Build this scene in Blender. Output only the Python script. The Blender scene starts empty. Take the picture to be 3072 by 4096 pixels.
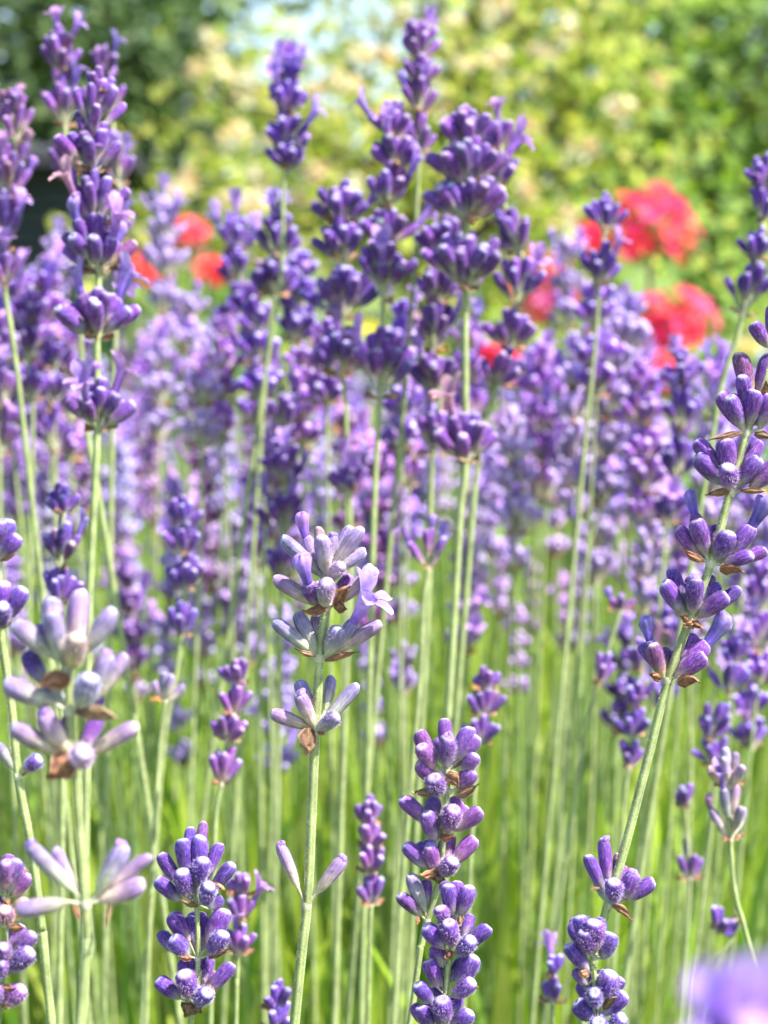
import bpy, math, random
import numpy as np
from mathutils import Vector, Matrix

# ---------------------------------------------------------------- camera, sky, sun, exposure
SC = bpy.context.scene
COL = SC.collection
R = math.radians
CAM_H, PITCH = 0.62, 7.75
FOCUS = 0.30
TAN = 0.125 / 0.30 / 2                       # tangent of half the horizontal field
cd = bpy.data.cameras.new('camera')
cam = bpy.data.objects.new('camera', cd); COL.objects.link(cam)
cam.location = (0, 0, CAM_H); cam.rotation_euler = (R(90 - PITCH), 0, 0)
cd.sensor_fit = 'HORIZONTAL'; cd.sensor_width = 27.0
cd.lens = 13.5 / TAN
cd.clip_start = 0.01; cd.clip_end = 500
cd.dof.use_dof = True; cd.dof.focus_distance = 0.298
cd.dof.aperture_fstop = (cd.lens / 1000) / 0.0028
SC.camera = cam
FWD = np.array([0, math.cos(R(PITCH)), -math.sin(R(PITCH))])
UPV = np.array([0, math.sin(R(PITCH)), math.cos(R(PITCH))])
RGT = np.array([1.0, 0, 0]); CAMP = np.array([0, 0, CAM_H])

SUN = Vector((0.52, -0.22, 0.82)).normalized()
W = bpy.data.worlds.new('World'); SC.world = W; W.use_nodes = True
nt = W.node_tree; bg = nt.nodes['Background']
sky = nt.nodes.new('ShaderNodeTexSky'); sky.sky_type = 'NISHITA'; sky.sun_disc = False
sky.sun_elevation = math.asin(SUN.z); sky.sun_rotation = math.atan2(SUN.x, SUN.y)
nt.links.new(sky.outputs[0], bg.inputs[0]); bg.inputs[1].default_value = 0.135
sl = bpy.data.lights.new('sun', 'SUN'); sl.energy = 5.0; sl.angle = R(0.5); sl.color = (1, .955, .88)
so = bpy.data.objects.new('sun', sl); COL.objects.link(so)
so.rotation_euler = SUN.to_track_quat('Z', 'Y').to_euler()
SC.view_settings.view_transform = 'Standard'; SC.view_settings.look = 'None'
SC.view_settings.exposure = 1.22; SC.view_settings.gamma = 1
SC.render.engine = 'CYCLES'
SC.cycles.use_denoising = True
SC.cycles.max_bounces = 6; SC.cycles.transparent_max_bounces = 4
SC.cycles.caustics_reflective = False; SC.cycles.caustics_refractive = False
SC.cycles.use_adaptive_sampling = True; SC.cycles.adaptive_threshold = 0.015

def P(px, py, d):                            # photo pixel (3072 x 4096) at depth d -> world
    x = (px / 3072 - .5) * 2 * TAN * d; y = (.5 - py / 4096) * 2 * TAN * d * 4 / 3
    return CAMP + FWD * d + RGT * x + UPV * y
S = 3072 / 1659
def D(x, y, d): return P(x * S, y * S, d)
def pxm(d): return 2 * TAN * d / 3072        # metres per photo pixel at depth d

# ---------------------------------------------------------------- mesh building
def nrm(v): v = np.asarray(v, float); return v / (np.linalg.norm(v) + 1e-12)
def frame(z, up=(0, 0, 1), roll=0.0):        # 3x3, columns x (towards up), y, z
    z = nrm(z); up = np.asarray(up, float)
    if abs(np.dot(z, nrm(up))) > .985: up = np.array([.3, 1, .2])
    x = nrm(up - np.dot(up, z) * z); y = np.cross(z, x)
    if roll: x, y = x * math.cos(roll) + y * math.sin(roll), -x * math.sin(roll) + y * math.cos(roll)
    return np.stack([x, y, z], 1)
class MB:
    def __init__(s): s.v, s.q, s.t, s.c, s.n = [], [], [], [], 0
    def add(s, v, q, t, c, M=None, o=None):
        v = np.asarray(v, float)
        if M is not None: v = v @ np.asarray(M).T
        if o is not None: v = v + o
        if len(q): s.q.append(np.asarray(q, int) + s.n)
        if len(t): s.t.append(np.asarray(t, int) + s.n)
        s.v.append(v); s.c.append(np.broadcast_to(np.asarray(c, float), (len(v), 3))); s.n += len(v)
    def mesh(s, name, mat, smooth=True):
        me = bpy.data.meshes.new(name)
        v = np.concatenate(s.v); c = np.concatenate(s.c)
        q = np.concatenate(s.q) if s.q else np.zeros((0, 4), int)
        t = np.concatenate(s.t) if s.t else np.zeros((0, 3), int)
        me.vertices.add(len(v)); me.vertices.foreach_set('co', v.astype(np.float32).ravel())
        me.loops.add(q.size + t.size)
        me.loops.foreach_set('vertex_index', np.concatenate([q.ravel(), t.ravel()]).astype(np.int32))
        me.polygons.add(len(q) + len(t))
        st = np.concatenate([np.arange(len(q)) * 4, q.size + np.arange(len(t)) * 3]).astype(np.int32)
        me.polygons.foreach_set('loop_start', st)
        me.polygons.foreach_set('use_smooth', np.full(len(q) + len(t), smooth))
        a = me.color_attributes.new('Col', 'FLOAT_COLOR', 'POINT')
        a.data.foreach_set('color', np.concatenate([c, np.ones((len(c), 1))], 1).astype(np.float32).ravel())
        me.materials.append(mat); me.update(calc_edges=True); me.validate()
        return me
WM = {}                                      # world matrices while building
def obj(name, me, parent=None, world=None, color=None):
    o = bpy.data.objects.new(name, me); COL.objects.link(o)
    w = Matrix.Identity(4) if world is None else world
    WM[o] = w
    if parent is not None:
        o.parent = parent; o.matrix_basis = WM[parent].inverted() @ w
    else: o.matrix_basis = w
    if color is not None: o.color = (*color, 1)
    return o
def mat4(M3, loc):
    m = Matrix.Identity(4)
    for i in range(3):
        for j in range(3): m[i][j] = M3[i][j]
        m[i][3] = loc[i]
    return m
def tag(o, label=None, cat=None, group=None, kind=None):
    for k, v in (('label', label), ('category', cat), ('group', group), ('kind', kind)):
        if v: o[k] = v
    return o
def thing(name, loc, label, cat, group=None):
    return tag(obj(name, None, None, Matrix.Translation(Vector(loc))), label, cat, group)

# ---------------------------------------------------------------- materials
def material(name, rough=.6, sheen=0, transl=0, speck=None, speck_amt=.3, bump=0, var=0, spec=.4, trans_tint=(1, 1, 1), own=False, felt=(.78, .74, .8)):
    m = bpy.data.materials.new(name); m.use_nodes = True; n = m.node_tree.nodes; l = m.node_tree.links
    b = n['Principled BSDF']; out = n['Material Output']
    at = n.new('ShaderNodeAttribute'); at.attribute_name = 'Col'
    oi = n.new('ShaderNodeObjectInfo')
    mul = n.new('ShaderNodeMix'); mul.data_type = 'RGBA'; mul.blend_type = 'MULTIPLY'; mul.inputs[0].default_value = 1
    l.new(at.outputs['Color'], mul.inputs[6]); l.new(oi.outputs['Color'], mul.inputs[7])
    c = mul.outputs[2]
    geo = n.new('ShaderNodeNewGeometry')
    if speck:
        nz = n.new('ShaderNodeTexNoise'); nz.inputs['Scale'].default_value = speck; nz.inputs['Detail'].default_value = 2
        if own:
            tc = n.new('ShaderNodeTexCoord'); ad = n.new('ShaderNodeVectorMath'); ad.operation = 'ADD'
            l.new(tc.outputs['Object'], ad.inputs[0]); l.new(oi.outputs['Random'], ad.inputs[1]); l.new(ad.outputs[0], nz.inputs['Vector'])
        else: l.new(geo.outputs['Position'], nz.inputs['Vector'])
        rp = n.new('ShaderNodeValToRGB'); rp.color_ramp.elements[0].position = .5; rp.color_ramp.elements[1].position = .78
        rp.color_ramp.elements[0].color = (0, 0, 0, 1); rp.color_ramp.elements[1].color = (speck_amt,) * 3 + (1,)
        l.new(nz.outputs['Fac'], rp.inputs[0])
        mx = n.new('ShaderNodeMix'); mx.data_type = 'RGBA'; l.new(rp.outputs[0], mx.inputs[0])
        l.new(c, mx.inputs[6]); mx.inputs[7].default_value = (*felt, 1); c = mx.outputs[2]
        if bump:
            bp = n.new('ShaderNodeBump'); bp.inputs['Distance'].default_value = bump; bp.inputs['Strength'].default_value = .6
            l.new(nz.outputs['Fac'], bp.inputs['Height']); l.new(bp.outputs[0], b.inputs['Normal'])
    if var:
        nz2 = n.new('ShaderNodeTexNoise'); nz2.inputs['Scale'].default_value = var; nz2.inputs['Detail'].default_value = 3
        l.new(geo.outputs['Position'], nz2.inputs['Vector'])
        mr = n.new('ShaderNodeMapRange'); mr.inputs[1].default_value = .3; mr.inputs[2].default_value = .7
        mr.inputs[3].default_value = .72; mr.inputs[4].default_value = 1.28
        l.new(nz2.outputs['Fac'], mr.inputs[0])
        m2 = n.new('ShaderNodeMix'); m2.data_type = 'RGBA'; m2.blend_type = 'MULTIPLY'; m2.inputs[0].default_value = 1
        l.new(c, m2.inputs[6]); l.new(mr.outputs[0], m2.inputs[7]); c = m2.outputs[2]
    l.new(c, b.inputs['Base Color']); b.inputs['Roughness'].default_value = rough
    b.inputs['Specular IOR Level'].default_value = spec
    if sheen:
        b.inputs['Sheen Weight'].default_value = sheen; b.inputs['Sheen Roughness'].default_value = .45
        b.inputs['Sheen Tint'].default_value = (.92, .88, 1, 1)
    if transl:
        tr = n.new('ShaderNodeBsdfTranslucent')
        tm = n.new('ShaderNodeMix'); tm.data_type = 'RGBA'; tm.blend_type = 'MULTIPLY'; tm.inputs[0].default_value = 1
        l.new(c, tm.inputs[6]); tm.inputs[7].default_value = (*trans_tint, 1); l.new(tm.outputs[2], tr.inputs['Color'])
        ms = n.new('ShaderNodeMixShader'); ms.inputs[0].default_value = transl
        l.new(b.outputs[0], ms.inputs[1]); l.new(tr.outputs[0], ms.inputs[2]); l.new(ms.outputs[0], out.inputs[0])
    return m
M_BUD = material('calyx_fuzz', .8, .12, .06, 7.5, .42, .00010, 700, .2, own=True, felt=(.56, .48, .66))
M_COR = material('corolla_petal', .55, .15, .35, 5000, .15, 0, 700, .3)
M_BRA = material('dry_bract', .7, 0, .25, 0, 0, 0, 1500, .3)
M_STEM = material('stem_green', .6, .06, 0, 3600, .38, .00012, 300, .3)
M_FAR = material('lavender_flower', .7, .2, .12, 0, 0, 0, 60, .25)
M_LEAF = material('leaf_green', .55, 0, .42, 0, 0, 0, 6, .3, (1.05, 1.15, .5))
M_BLADE = material('blade_green', .5, .05, .4, 0, 0, 0, 25, .4, (1.1, 1.2, .5))
M_RED = material('geranium_petal', .5, .1, .42, 0, 0, 0, 90, .3)
M_BARK = material('bark', .9, 0, 0, 0, 0, 0, 30, .2)
M_CREAM = material('cream_petal', .5, 0, .3, 0, 0, 0, 20, .3)
M_WOOD = material('painted_boards', .7, 0, 0, 0, 0, 0, 5, .3)

# ---------------------------------------------------------------- lavender parts
def grid_faces(nr, ns, off=0):               # nr rings of ns points, closed round
    i = np.arange(nr - 1)[:, None] * ns; j = np.arange(ns)[None, :]; k = (j + 1) % ns
    return np.stack([i + j, i + k, i + ns + k, i + ns + j], -1).reshape(-1, 4) + off
def patch_faces(nu, nv):
    i = np.arange(nv - 1)[:, None] * nu; j = np.arange(nu - 1)[None, :]
    return np.stack([i + j, i + j + 1, i + nu + j + 1, i + nu + j], -1).reshape(-1, 4)
def sstep(a, b, x): x = np.clip((x - a) / (b - a), 0, 1); return x * x * (3 - 2 * x)
def mixc(a, b, t): return np.asarray(a) * (1 - t)[..., None] + np.asarray(b) * t[..., None]
PAL = {   # cream base, mid, upper, tip lid, where the cream gives way
    'pale':   ((.56, .52, .36), (.335, .245, .375), (.250, .175, .400), (.46, .41, .55), .14, .70),
    'purple': ((.44, .38, .32), (.150, .040, .275), (.140, .050, .335), (.44, .38, .54), .08, .46),
    'blue':   ((.42, .36, .36), (.120, .036, .285), (.118, .048, .360), (.46, .41, .62), .08, .42),
    'mauve':  ((.46, .36, .32), (.190, .056, .275), (.175, .064, .335), (.44, .36, .54), .09, .50),
    'grey':   ((.50, .45, .36), (.34, .26, .36), (.26, .19, .36), (.46, .40, .48), .2, .8),
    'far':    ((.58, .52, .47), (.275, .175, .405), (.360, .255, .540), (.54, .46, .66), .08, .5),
}
PROF_T = np.array([0, .04, .12, .24, .38, .53, .68, .80, .88, .935, .97, .99, .975, .96])
PROF_R = np.array([.26, .34, .54, .76, .89, .97, 1.0, .97, .89, .76, .56, .45, .32, 0.01])
def bud_geo(rng, pal, ns=20, hair=0, lo=False):
    T, Rr = (PROF_T, PROF_R) if not lo else (PROF_T[[0, 2, 4, 6, 8, 11, 13]], PROF_R[[0, 2, 4, 6, 8, 11, 13]])
    th = np.arange(ns) * 2 * math.pi / ns
    rib = 1 + .055 * np.cos(th * ns / 2)[None, :] * sstep(.06, .25, T)[:, None] * (1 - sstep(.86, .95, T))[:, None]
    r = Rr[:, None] * rib * (1 + .04 * np.sin(th * 2 + rng.uniform(0, 6)))[None, :]
    bx = rng.uniform(-.25, .25); lop = rng.uniform(-.05, .05)
    x = r * np.cos(th) + bx * (T * (1 - T) * 2)[:, None]; y = r * np.sin(th)
    z = np.broadcast_to(T[:, None], x.shape) + lop * np.cos(th)[None, :] * sstep(.6, 1, T)[:, None] * (Rr[:, None])
    cb, cm, cu, ct, a, b = PAL[pal]
    Tn = np.clip(T[:, None] + .06 * np.sin(th * 3 + rng.uniform(0, 6))[None, :] + .05 * np.cos(th * ns / 2)[None, :], 0, 1)
    c = mixc(cb, cm, sstep(a, b, Tn)); c = mixc(np.asarray(cm) * 0 + c, cu, sstep(.5, .85, Tn) * .8)
    tt = np.broadcast_to((sstep(.92, .97, T) * (np.arange(len(T)) < len(T) - (3 if not lo else 1)) + .6 * (np.arange(len(T)) >= len(T) - (3 if not lo else 1)))[:, None], Tn.shape)
    c = c * (1 - tt)[..., None] + np.asarray(ct) * tt[..., None]
    if not lo:
        c = c * (1 + (.12 + .14 * rng.random(ns)) [None, :, None] * np.cos(th * ns / 2)[None, :, None])
    g = MB(); g.add(np.stack([x, y, z], -1).reshape(-1, 3), grid_faces(len(T), ns), [], c.reshape(-1, 3))
    if hair:                                 # felt of short pale hairs, three-sided slivers
        t = rng.uniform(.06, .86, hair); a = rng.uniform(0, 2 * math.pi, hair)
        rr = np.interp(t, PROF_T, PROF_R)
        p = np.stack([rr * np.cos(a) + bx * t * (1 - t) * 2, rr * np.sin(a), t], 1)
        nn = np.stack([np.cos(a), np.sin(a), np.zeros(hair)], 1)
        tg = np.stack([-np.sin(a), np.cos(a), np.zeros(hair)], 1)
        ln = rng.uniform(.16, .46, hair)[:, None]
        tip = p + nn * ln + tg * rng.uniform(-.15, .15, hair)[:, None] + np.array([0, 0, .02])
        v = np.stack([p - tg * .022, p + tg * .022, tip], 1).reshape(-1, 3)
        g.add(v, [], np.arange(hair * 3).reshape(-1, 3), np.repeat(np.asarray(cu)[None] * .5 + np.array([[.34, .30, .38]]), hair * 3, 0))
    return g
VIO = np.array([.235, .120, .640]); LIL = np.array([.44, .25, .69]); PNK = np.array([.66, .42, .80])
def knob_geo(rng, light=0.5):                # corolla still rolled up: tube and folded hood, millimetres
    z = np.array([-.6, .4, 1.2, 1.9, 2.6, 3.2, 3.7, 4.0, 4.1]); r = np.array([.62, .68, .74, .86, 1.08, 1.26, 1.16, .74, .02])
    ns = 14; th = np.arange(ns) * 2 * math.pi / ns
    k = rng.uniform(.3, .9); ph = rng.uniform(0, 6)
    rr = r[:, None] * (1 + .09 * np.cos(7 * th)[None, :] * sstep(0, 2, z)[:, None] + .14 * np.cos(th * 2 + ph) * sstep(1.5, 3, z)[:, None])
    x = rr * np.cos(th) + k * (np.clip(z, 0, 9) / 4)[:, None] ** 2; y = rr * np.sin(th)
    zz = np.broadcast_to(z[:, None], x.shape) + .25 * np.cos(th * 3 + ph) * sstep(3, 4, z)[:, None]
    c = mixc(VIO * .8, LIL * .75 + VIO * .25 + light * .10, np.broadcast_to(sstep(.8, 3.6, z)[:, None], x.shape))
    c = c * (1 + .22 * np.cos(7 * th))[None, :, None]
    g = MB(); g.add(np.stack([x, y, zz], -1).reshape(-1, 3), grid_faces(len(z), ns), [], c.reshape(-1, 3)); return g
def open_geo(rng, light=.5):                 # open corolla: tube, upper lip of two lobes, lower lip of three, millimetres
    g = MB(); ns = 14; th = np.arange(ns) * 2 * math.pi / ns
    z = np.array([-.6, .6, 2.0, 3.4, 4.4, 5.0]); r = np.array([.6, .66, .74, .92, 1.15, 1.35])
    x = r[:, None] * np.cos(th) + .25 * (z[:, None] / 5) ** 2; y = r[:, None] * np.sin(th)
    c = mixc(VIO * .9 + np.array([.06, 0, 0]), LIL, np.broadcast_to(sstep(0, 5, z)[:, None], x.shape))
    g.add(np.stack([x, y, np.broadcast_to(z[:, None], x.shape)], -1).reshape(-1, 3), grid_faces(len(z), ns), [], c.reshape(-1, 3))
    for ph, L, wd, b0, b1 in ((.52, 3.6, 2.9, .25, .75), (-.52, 3.6, 2.9, .25, .75), (math.pi, 2.7, 2.3, 1.0, 1.9), (2.05, 2.3, 2.0, .9, 1.75), (-2.05, 2.3, 2.0, .9, 1.75)):
        L *= rng.uniform(.88, 1.12); b1 += rng.uniform(-.15, .2)
        nu, nv = 7, 7; u = np.linspace(-1, 1, nu)[None, :]; v = np.linspace(0, 1, nv)[:, None]
        half = wd / 2 * np.sqrt(np.clip(1 - (np.clip(v - .45, 0, 1) / .56) ** 2, 0, 1)) * (.62 + .38 * sstep(0, .45, v))
        ang = b0 + (b1 - b0) * v; ds = L / (nv - 1)
        rad = 1.2 + np.cumsum(np.sin(ang) * ds, 0) - np.sin(b0) * ds; ax = 4.8 + np.cumsum(np.cos(ang) * ds, 0) - np.cos(b0) * ds
        cup = (.22 * u ** 2 + .10 * np.sin(u * 5 + rng.uniform(0, 6)) * v)
        lat = u * half
        rr = rad - cup * np.cos(ang); zz = ax + cup * np.sin(ang) + .12 * np.sin(v * 7 + rng.uniform(0, 6)) * u
        X = rr * math.cos(ph) - lat * math.sin(ph) + .25; Y = rr * math.sin(ph) + lat * math.cos(ph)
        c = mixc(LIL * .9, PNK * .7 + LIL * .3 + light * .05, np.broadcast_to(sstep(.1, .9, v), X.shape))
        c = mixc(c, VIO * 1.1, np.broadcast_to(.35 * (1 - np.abs(u)) * (1 - v * .6), X.shape) * 1.0)
        th_ = .06
        V1 = np.stack([X, Y, zz], -1).reshape(-1, 3)
        g.add(V1, patch_faces(nu, nv), [], c.reshape(-1, 3))
    return g
def bract_geo(rng):                          # papery brown bract, length 1 along Z, width 1 along X, cupped in Y
    nu, nv = 9, 11; u = np.linspace(-1, 1, nu)[None, :]; v = np.linspace(0, 1, nv)[:, None]
    half = .5 * np.interp(v, [0, .1, .3, .5, .68, .8, .9, 1], [.30, .66, .98, .95, .62, .26, .12, .03])
    X = u * half + .07 * np.sin(v * 5 + rng.uniform(0, 6)) + .25 * rng.uniform(-1, 1) * v ** 2 + .04 * np.sin(v * 17 + u * 3)
    Y = .30 * (u ** 2 - .4) * np.sin(v * 3.0) + .16 * np.sin(u * 6 + v * 4 + rng.uniform(0, 6)) * (.3 + v) + .07 * np.sin(u * 13 + v * 9) + .25 * v ** 3 * rng.uniform(-1, 1)
    Z = v + .05 * np.sin(u * 7 + rng.uniform(0, 6)) * np.sin(v * 3.1)
    vein = .5 + .5 * np.cos(u * 11 + v * 6 * np.sign(u))
    c = mixc((.17, .075, .042), (.44, .25, .15), np.clip(vein * .8 + .1 * v, 0, 1) + 0 * X)
    c = mixc(c, (.62, .46, .30), np.broadcast_to(sstep(.75, 1, np.abs(u)) * .7, X.shape))
    g = MB(); g.add(np.stack([X, Y, Z], -1).reshape(-1, 3), patch_faces(nu, nv), [], c.reshape(-1, 3)); return g

def tube_geo(g, pts, rad, c0, c1=None, ns=10, square=.10, stripe=.17):
    pts = np.asarray(pts, float); n = len(pts); rad = np.broadcast_to(np.asarray(rad, float), (n,))
    tg = np.gradient(pts, axis=0); x = np.array([1.0, .15, 0]); V = []
    th = np.arange(ns) * 2 * math.pi / ns
    k = rad[:, None] * (1 + square * np.cos(4 * th + .6))[None, :]
    for i in range(n):
        F = frame(tg[i], x); x = F[:, 0]
        V.append(pts[i] + k[i][:, None] * (np.cos(th)[:, None] * F[:, 0] + np.sin(th)[:, None] * F[:, 1]))
    s = np.linspace(0, 1, n); c = mixc(c0, c1 if c1 is not None else c0, s)
    c = c[:, None, :] * (1 + stripe * np.cos(4 * th + .6)[None, :, None] + stripe * .7 * np.cos(9 * th)[None, :, None])
    g.add(np.concatenate(V), grid_faces(n, ns), [], c.reshape(-1, 3)); return g
def smooth_path(p, k=6):
    p = [np.asarray(q, float) for q in p]; p = [2 * p[0] - p[1]] + p + [2 * p[-1] - p[-2]]; out = []
    for i in range(1, len(p) - 2):
        for t in np.linspace(0, 1, k, endpoint=False):
            a, b, c, d = p[i - 1:i + 3]
            out.append(.5 * (2 * b + (c - a) * t + (2 * a - 5 * b + 4 * c - d) * t * t + (3 * b - a - 3 * c + d) * t ** 3))
    out.append(p[-2]); return np.array(out)
def to_ground(pts):                          # carry a stem on from its lowest seen point down to the soil
    a, b = pts[-2], pts[-1]; d = nrm(b - a)
    if d[2] > -.3: d = nrm(np.array([d[0], d[1], -.6]))
    z = b[2]; out = []; sx = np.clip(d[:2] / -d[2], -.4, .4)
    for k in range(1, 6):
        f = k / 5; out.append(np.array([b[0] + sx[0] * z * (f - .45 * f * f), b[1] + sx[1] * z * (f - .45 * f * f), z * (1 - f)]))
    out[-1][2] = 0; return out

RNG = np.random.default_rng(7)
BUDS = {p: [bud_geo(np.random.default_rng(i + 31 * j), p, 20, 420).mesh('bud', M_BUD) for i in range(7)] for j, p in enumerate(PAL)}
BUDS_MID = {p: [bud_geo(np.random.default_rng(i + 31 * j), p, 16, 0).mesh('bud', M_BUD) for i in range(6)] for j, p in enumerate(PAL)}
KNOB = [knob_geo(np.random.default_rng(i)).mesh('corolla', M_COR) for i in range(5)]
OPEN = [open_geo(np.random.default_rng(i + 60)).mesh('corolla', M_COR) for i in range(6)]
BRACT = [bract_geo(np.random.default_rng(i + 90)).mesh('bract', M_BRA) for i in range(7)]
STEM_C = (.26, .33, .10); STEM_L = (.33, .37, .14); PED = (.48, .47, .31)

def place(mesh, name, parent, base, d, sx, sy, sz, up=(0, 0, 1), roll=0, color=None):
    F = frame(d, up, roll) @ np.diag([sx, sy, sz])
    return obj(name, mesh, parent, mat4(F, base), color)
def stem_obj(root, pts, r_low, r_top, hair=0, rng=RNG, col=STEM_C):
    sp = smooth_path(pts[::-1], 8)           # ground -> tip
    n = len(sp); loc = np.array(WM[root].translation)
    ln = np.concatenate([[0], np.cumsum(np.linalg.norm(np.diff(sp, axis=0), axis=1))]); s = ln / ln[-1]
    rad = np.interp(s, [0, .8, 1], [r_low, (r_low + r_top) / 2, r_top])
    g = MB(); tube_geo(g, sp - loc, rad, col, STEM_L, 12)
    if hair:
        i = rng.integers(int(n * .15), n - 1, hair); f = rng.random(hair)[:, None]
        p = sp[i] * (1 - f) + sp[i + 1] * f - loc; a = rng.uniform(0, 2 * math.pi, hair)
        nn = np.stack([np.cos(a), np.sin(a), np.zeros(hair)], 1); tgt = np.stack([-np.sin(a), np.cos(a), np.zeros(hair)], 1)
        q = p + nn * rad[i][:, None] * .96
        tip = q + nn * rng.uniform(.00016, .00036, hair)[:, None] + np.array([0, 0, -.0001])
        g.add(np.stack([q - np.array([0, 0, 3e-5]), q + np.array([0, 0, 3e-5]), tip], 1).reshape(-1, 3), [], np.arange(hair * 3).reshape(-1, 3), (.72, .75, .62))
    return obj('stem', g.mesh('stem', M_STEM), root, WM[root])

def tint(rng, a=.14):
    k = 1 + rng.uniform(-a, a)
    if rng.random() < .05: return (k * 1.25, k * 1.15, k * .62)    # a withered one
    return (k * (1 + rng.uniform(-.16, .20)), k, k * (1 + rng.uniform(-.08, .06)))
def whorl_node(root, node, ax, joints, r):   # the joint of a whorl: a small collar with its pale flower stalks
    g = MB(); o = np.asarray(node)
    tube_geo(g, [o - ax * r * 1.0 - o, o - o, o + ax * r * .8 - o], [r * 1.02, r * 1.25, r * 1.02], PED, PED, 10, .05, .05)
    for b in joints:
        m = (b - o) * .5 - ax * r * .1
        tube_geo(g, [(b - o) * .0, m, b - o], [r * .55, r * .42, r * .40], PED, PED, 7, 0, .05)
    return obj('flower_whorl', g.mesh('flower_whorl', M_STEM), root, mat4(np.eye(3), node))

def hero(label, depth, pal, stem, whorls, sw, hair=900, group='lavender stalks in flower', taper=.75):
    """stem: photo pixels from tip down; whorls: (tile, node, buds, bracts) in 1.62x zoomed tile pixels; sw = stem width in photo px"""
    rng = np.random.default_rng(abs(hash(label)) % 9999 if False else sum(map(ord, label)))
    pts = [P(x, y, depth) for x, y in stem]; pts += to_ground(pts)
    root = thing('lavender_stalk', (pts[-1][0], pts[-1][1], 0), label, 'lavender', group)
    r = sw * pxm(depth) / 2
    stem_obj(root, pts, r, r * taper, hair, rng)
    for (ox, oy), node, buds, bracts in whorls:
        q = lambda x, y, d: P(ox + x / 1.6201, oy + y / 1.6201, d)
        N = q(node[0], node[1], depth); ax = nrm(pts[0] - pts[-6])
        made = []
        for bx, by, tx, ty, w, k, dz in buds:
            bz = np.sign(dz) * min(abs(dz) * .25, 1.2)
            b = q(bx, by, depth - bz / 1000); t = q(tx, ty, depth - (dz + rng.uniform(-.6, .6)) / 1000); b = b + (N - b) * (.28 if pal != 'pale' else .15); made.append((b, t, w, k, dz))
        if pal != 'pale' and len(made) > 3:  # buds on the far side of the whorl, seen only in the gaps
            wd = np.mean([m[2] for m in made]); ln = np.mean([np.linalg.norm(m[1] - m[0]) for m in made])
            for kx in range(4):
                d = nrm(ax * rng.uniform(.6, 1.3) + RGT * rng.uniform(-.9, .9) + FWD * rng.uniform(.4, 1.1)); b = N + d * .0012 + ax * rng.uniform(-.0005, .0015)
                made.append((b, b + d * ln * rng.uniform(.9, 1.1), wd * .9, 'b', -4))
        wo = whorl_node(root, N, ax, [m[0] for m in made], r * .8)
        for b, t, w, k, dz in made:
            d = t - b; L = np.linalg.norm(d); wm = .97 * w / 1.6201 * pxm(depth) / 2
            pl = pal if k[-1] not in 'PGB' else {'P': 'purple', 'G': 'grey', 'B': 'blue'}[k[-1]]
            bo = place(BUDS[pl][rng.integers(7)], 'bud', wo, b, d, wm, wm, L, roll=rng.uniform(0, 6), color=tint(rng))
            u = nrm(d); sc = wm / .00105 * .00098
            if k[0] == 'v': place(KNOB[rng.integers(5)], 'corolla', wo, t - u * .0022 * (sc / .00098), d, sc * .62, sc * .62, sc * .6, roll=rng.uniform(-.6, .6), color=tint(rng))
            if k[0] == 'c': place(KNOB[rng.integers(5)], 'corolla', wo, t - u * .0006, d + np.array([0, 0, .001]), sc * .95, sc * .95, sc * 1.05, roll=rng.uniform(-.6, .6), color=tint(rng))
            if k[0] == 'o': place(OPEN[rng.integers(6)], 'corolla', wo, t - u * .0006, d + np.array([0, -.0016, 0]), sc * 1.22, sc * 1.22, sc * 1.1, color=tint(rng))
        for bx, by, tx, ty, w in bracts:
            b = q(bx, by, depth - .0012); t = q(tx, ty, depth - .0022); d = t - b; wm = w / 1.6201 * pxm(depth)
            place(BRACT[rng.integers(7)], 'bract', wo, b, d, wm, wm, np.linalg.norm(d), up=np.cross(d, -FWD) , roll=rng.uniform(-.5, .5), color=tint(rng, .1))
    return root

T00, T10, T20, T01, T11, T21 = (0, 0), (1024, 0), (2048, 0), (0, 1024), (1024, 1024), (2048, 1024)
T02, T12, T22, T03, T13, T23 = (0, 2048), (1024, 2048), (2048, 2048), (0, 3072), (1024, 3072), (2048, 3072)
LG = 'lavender stalks in flower'

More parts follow.
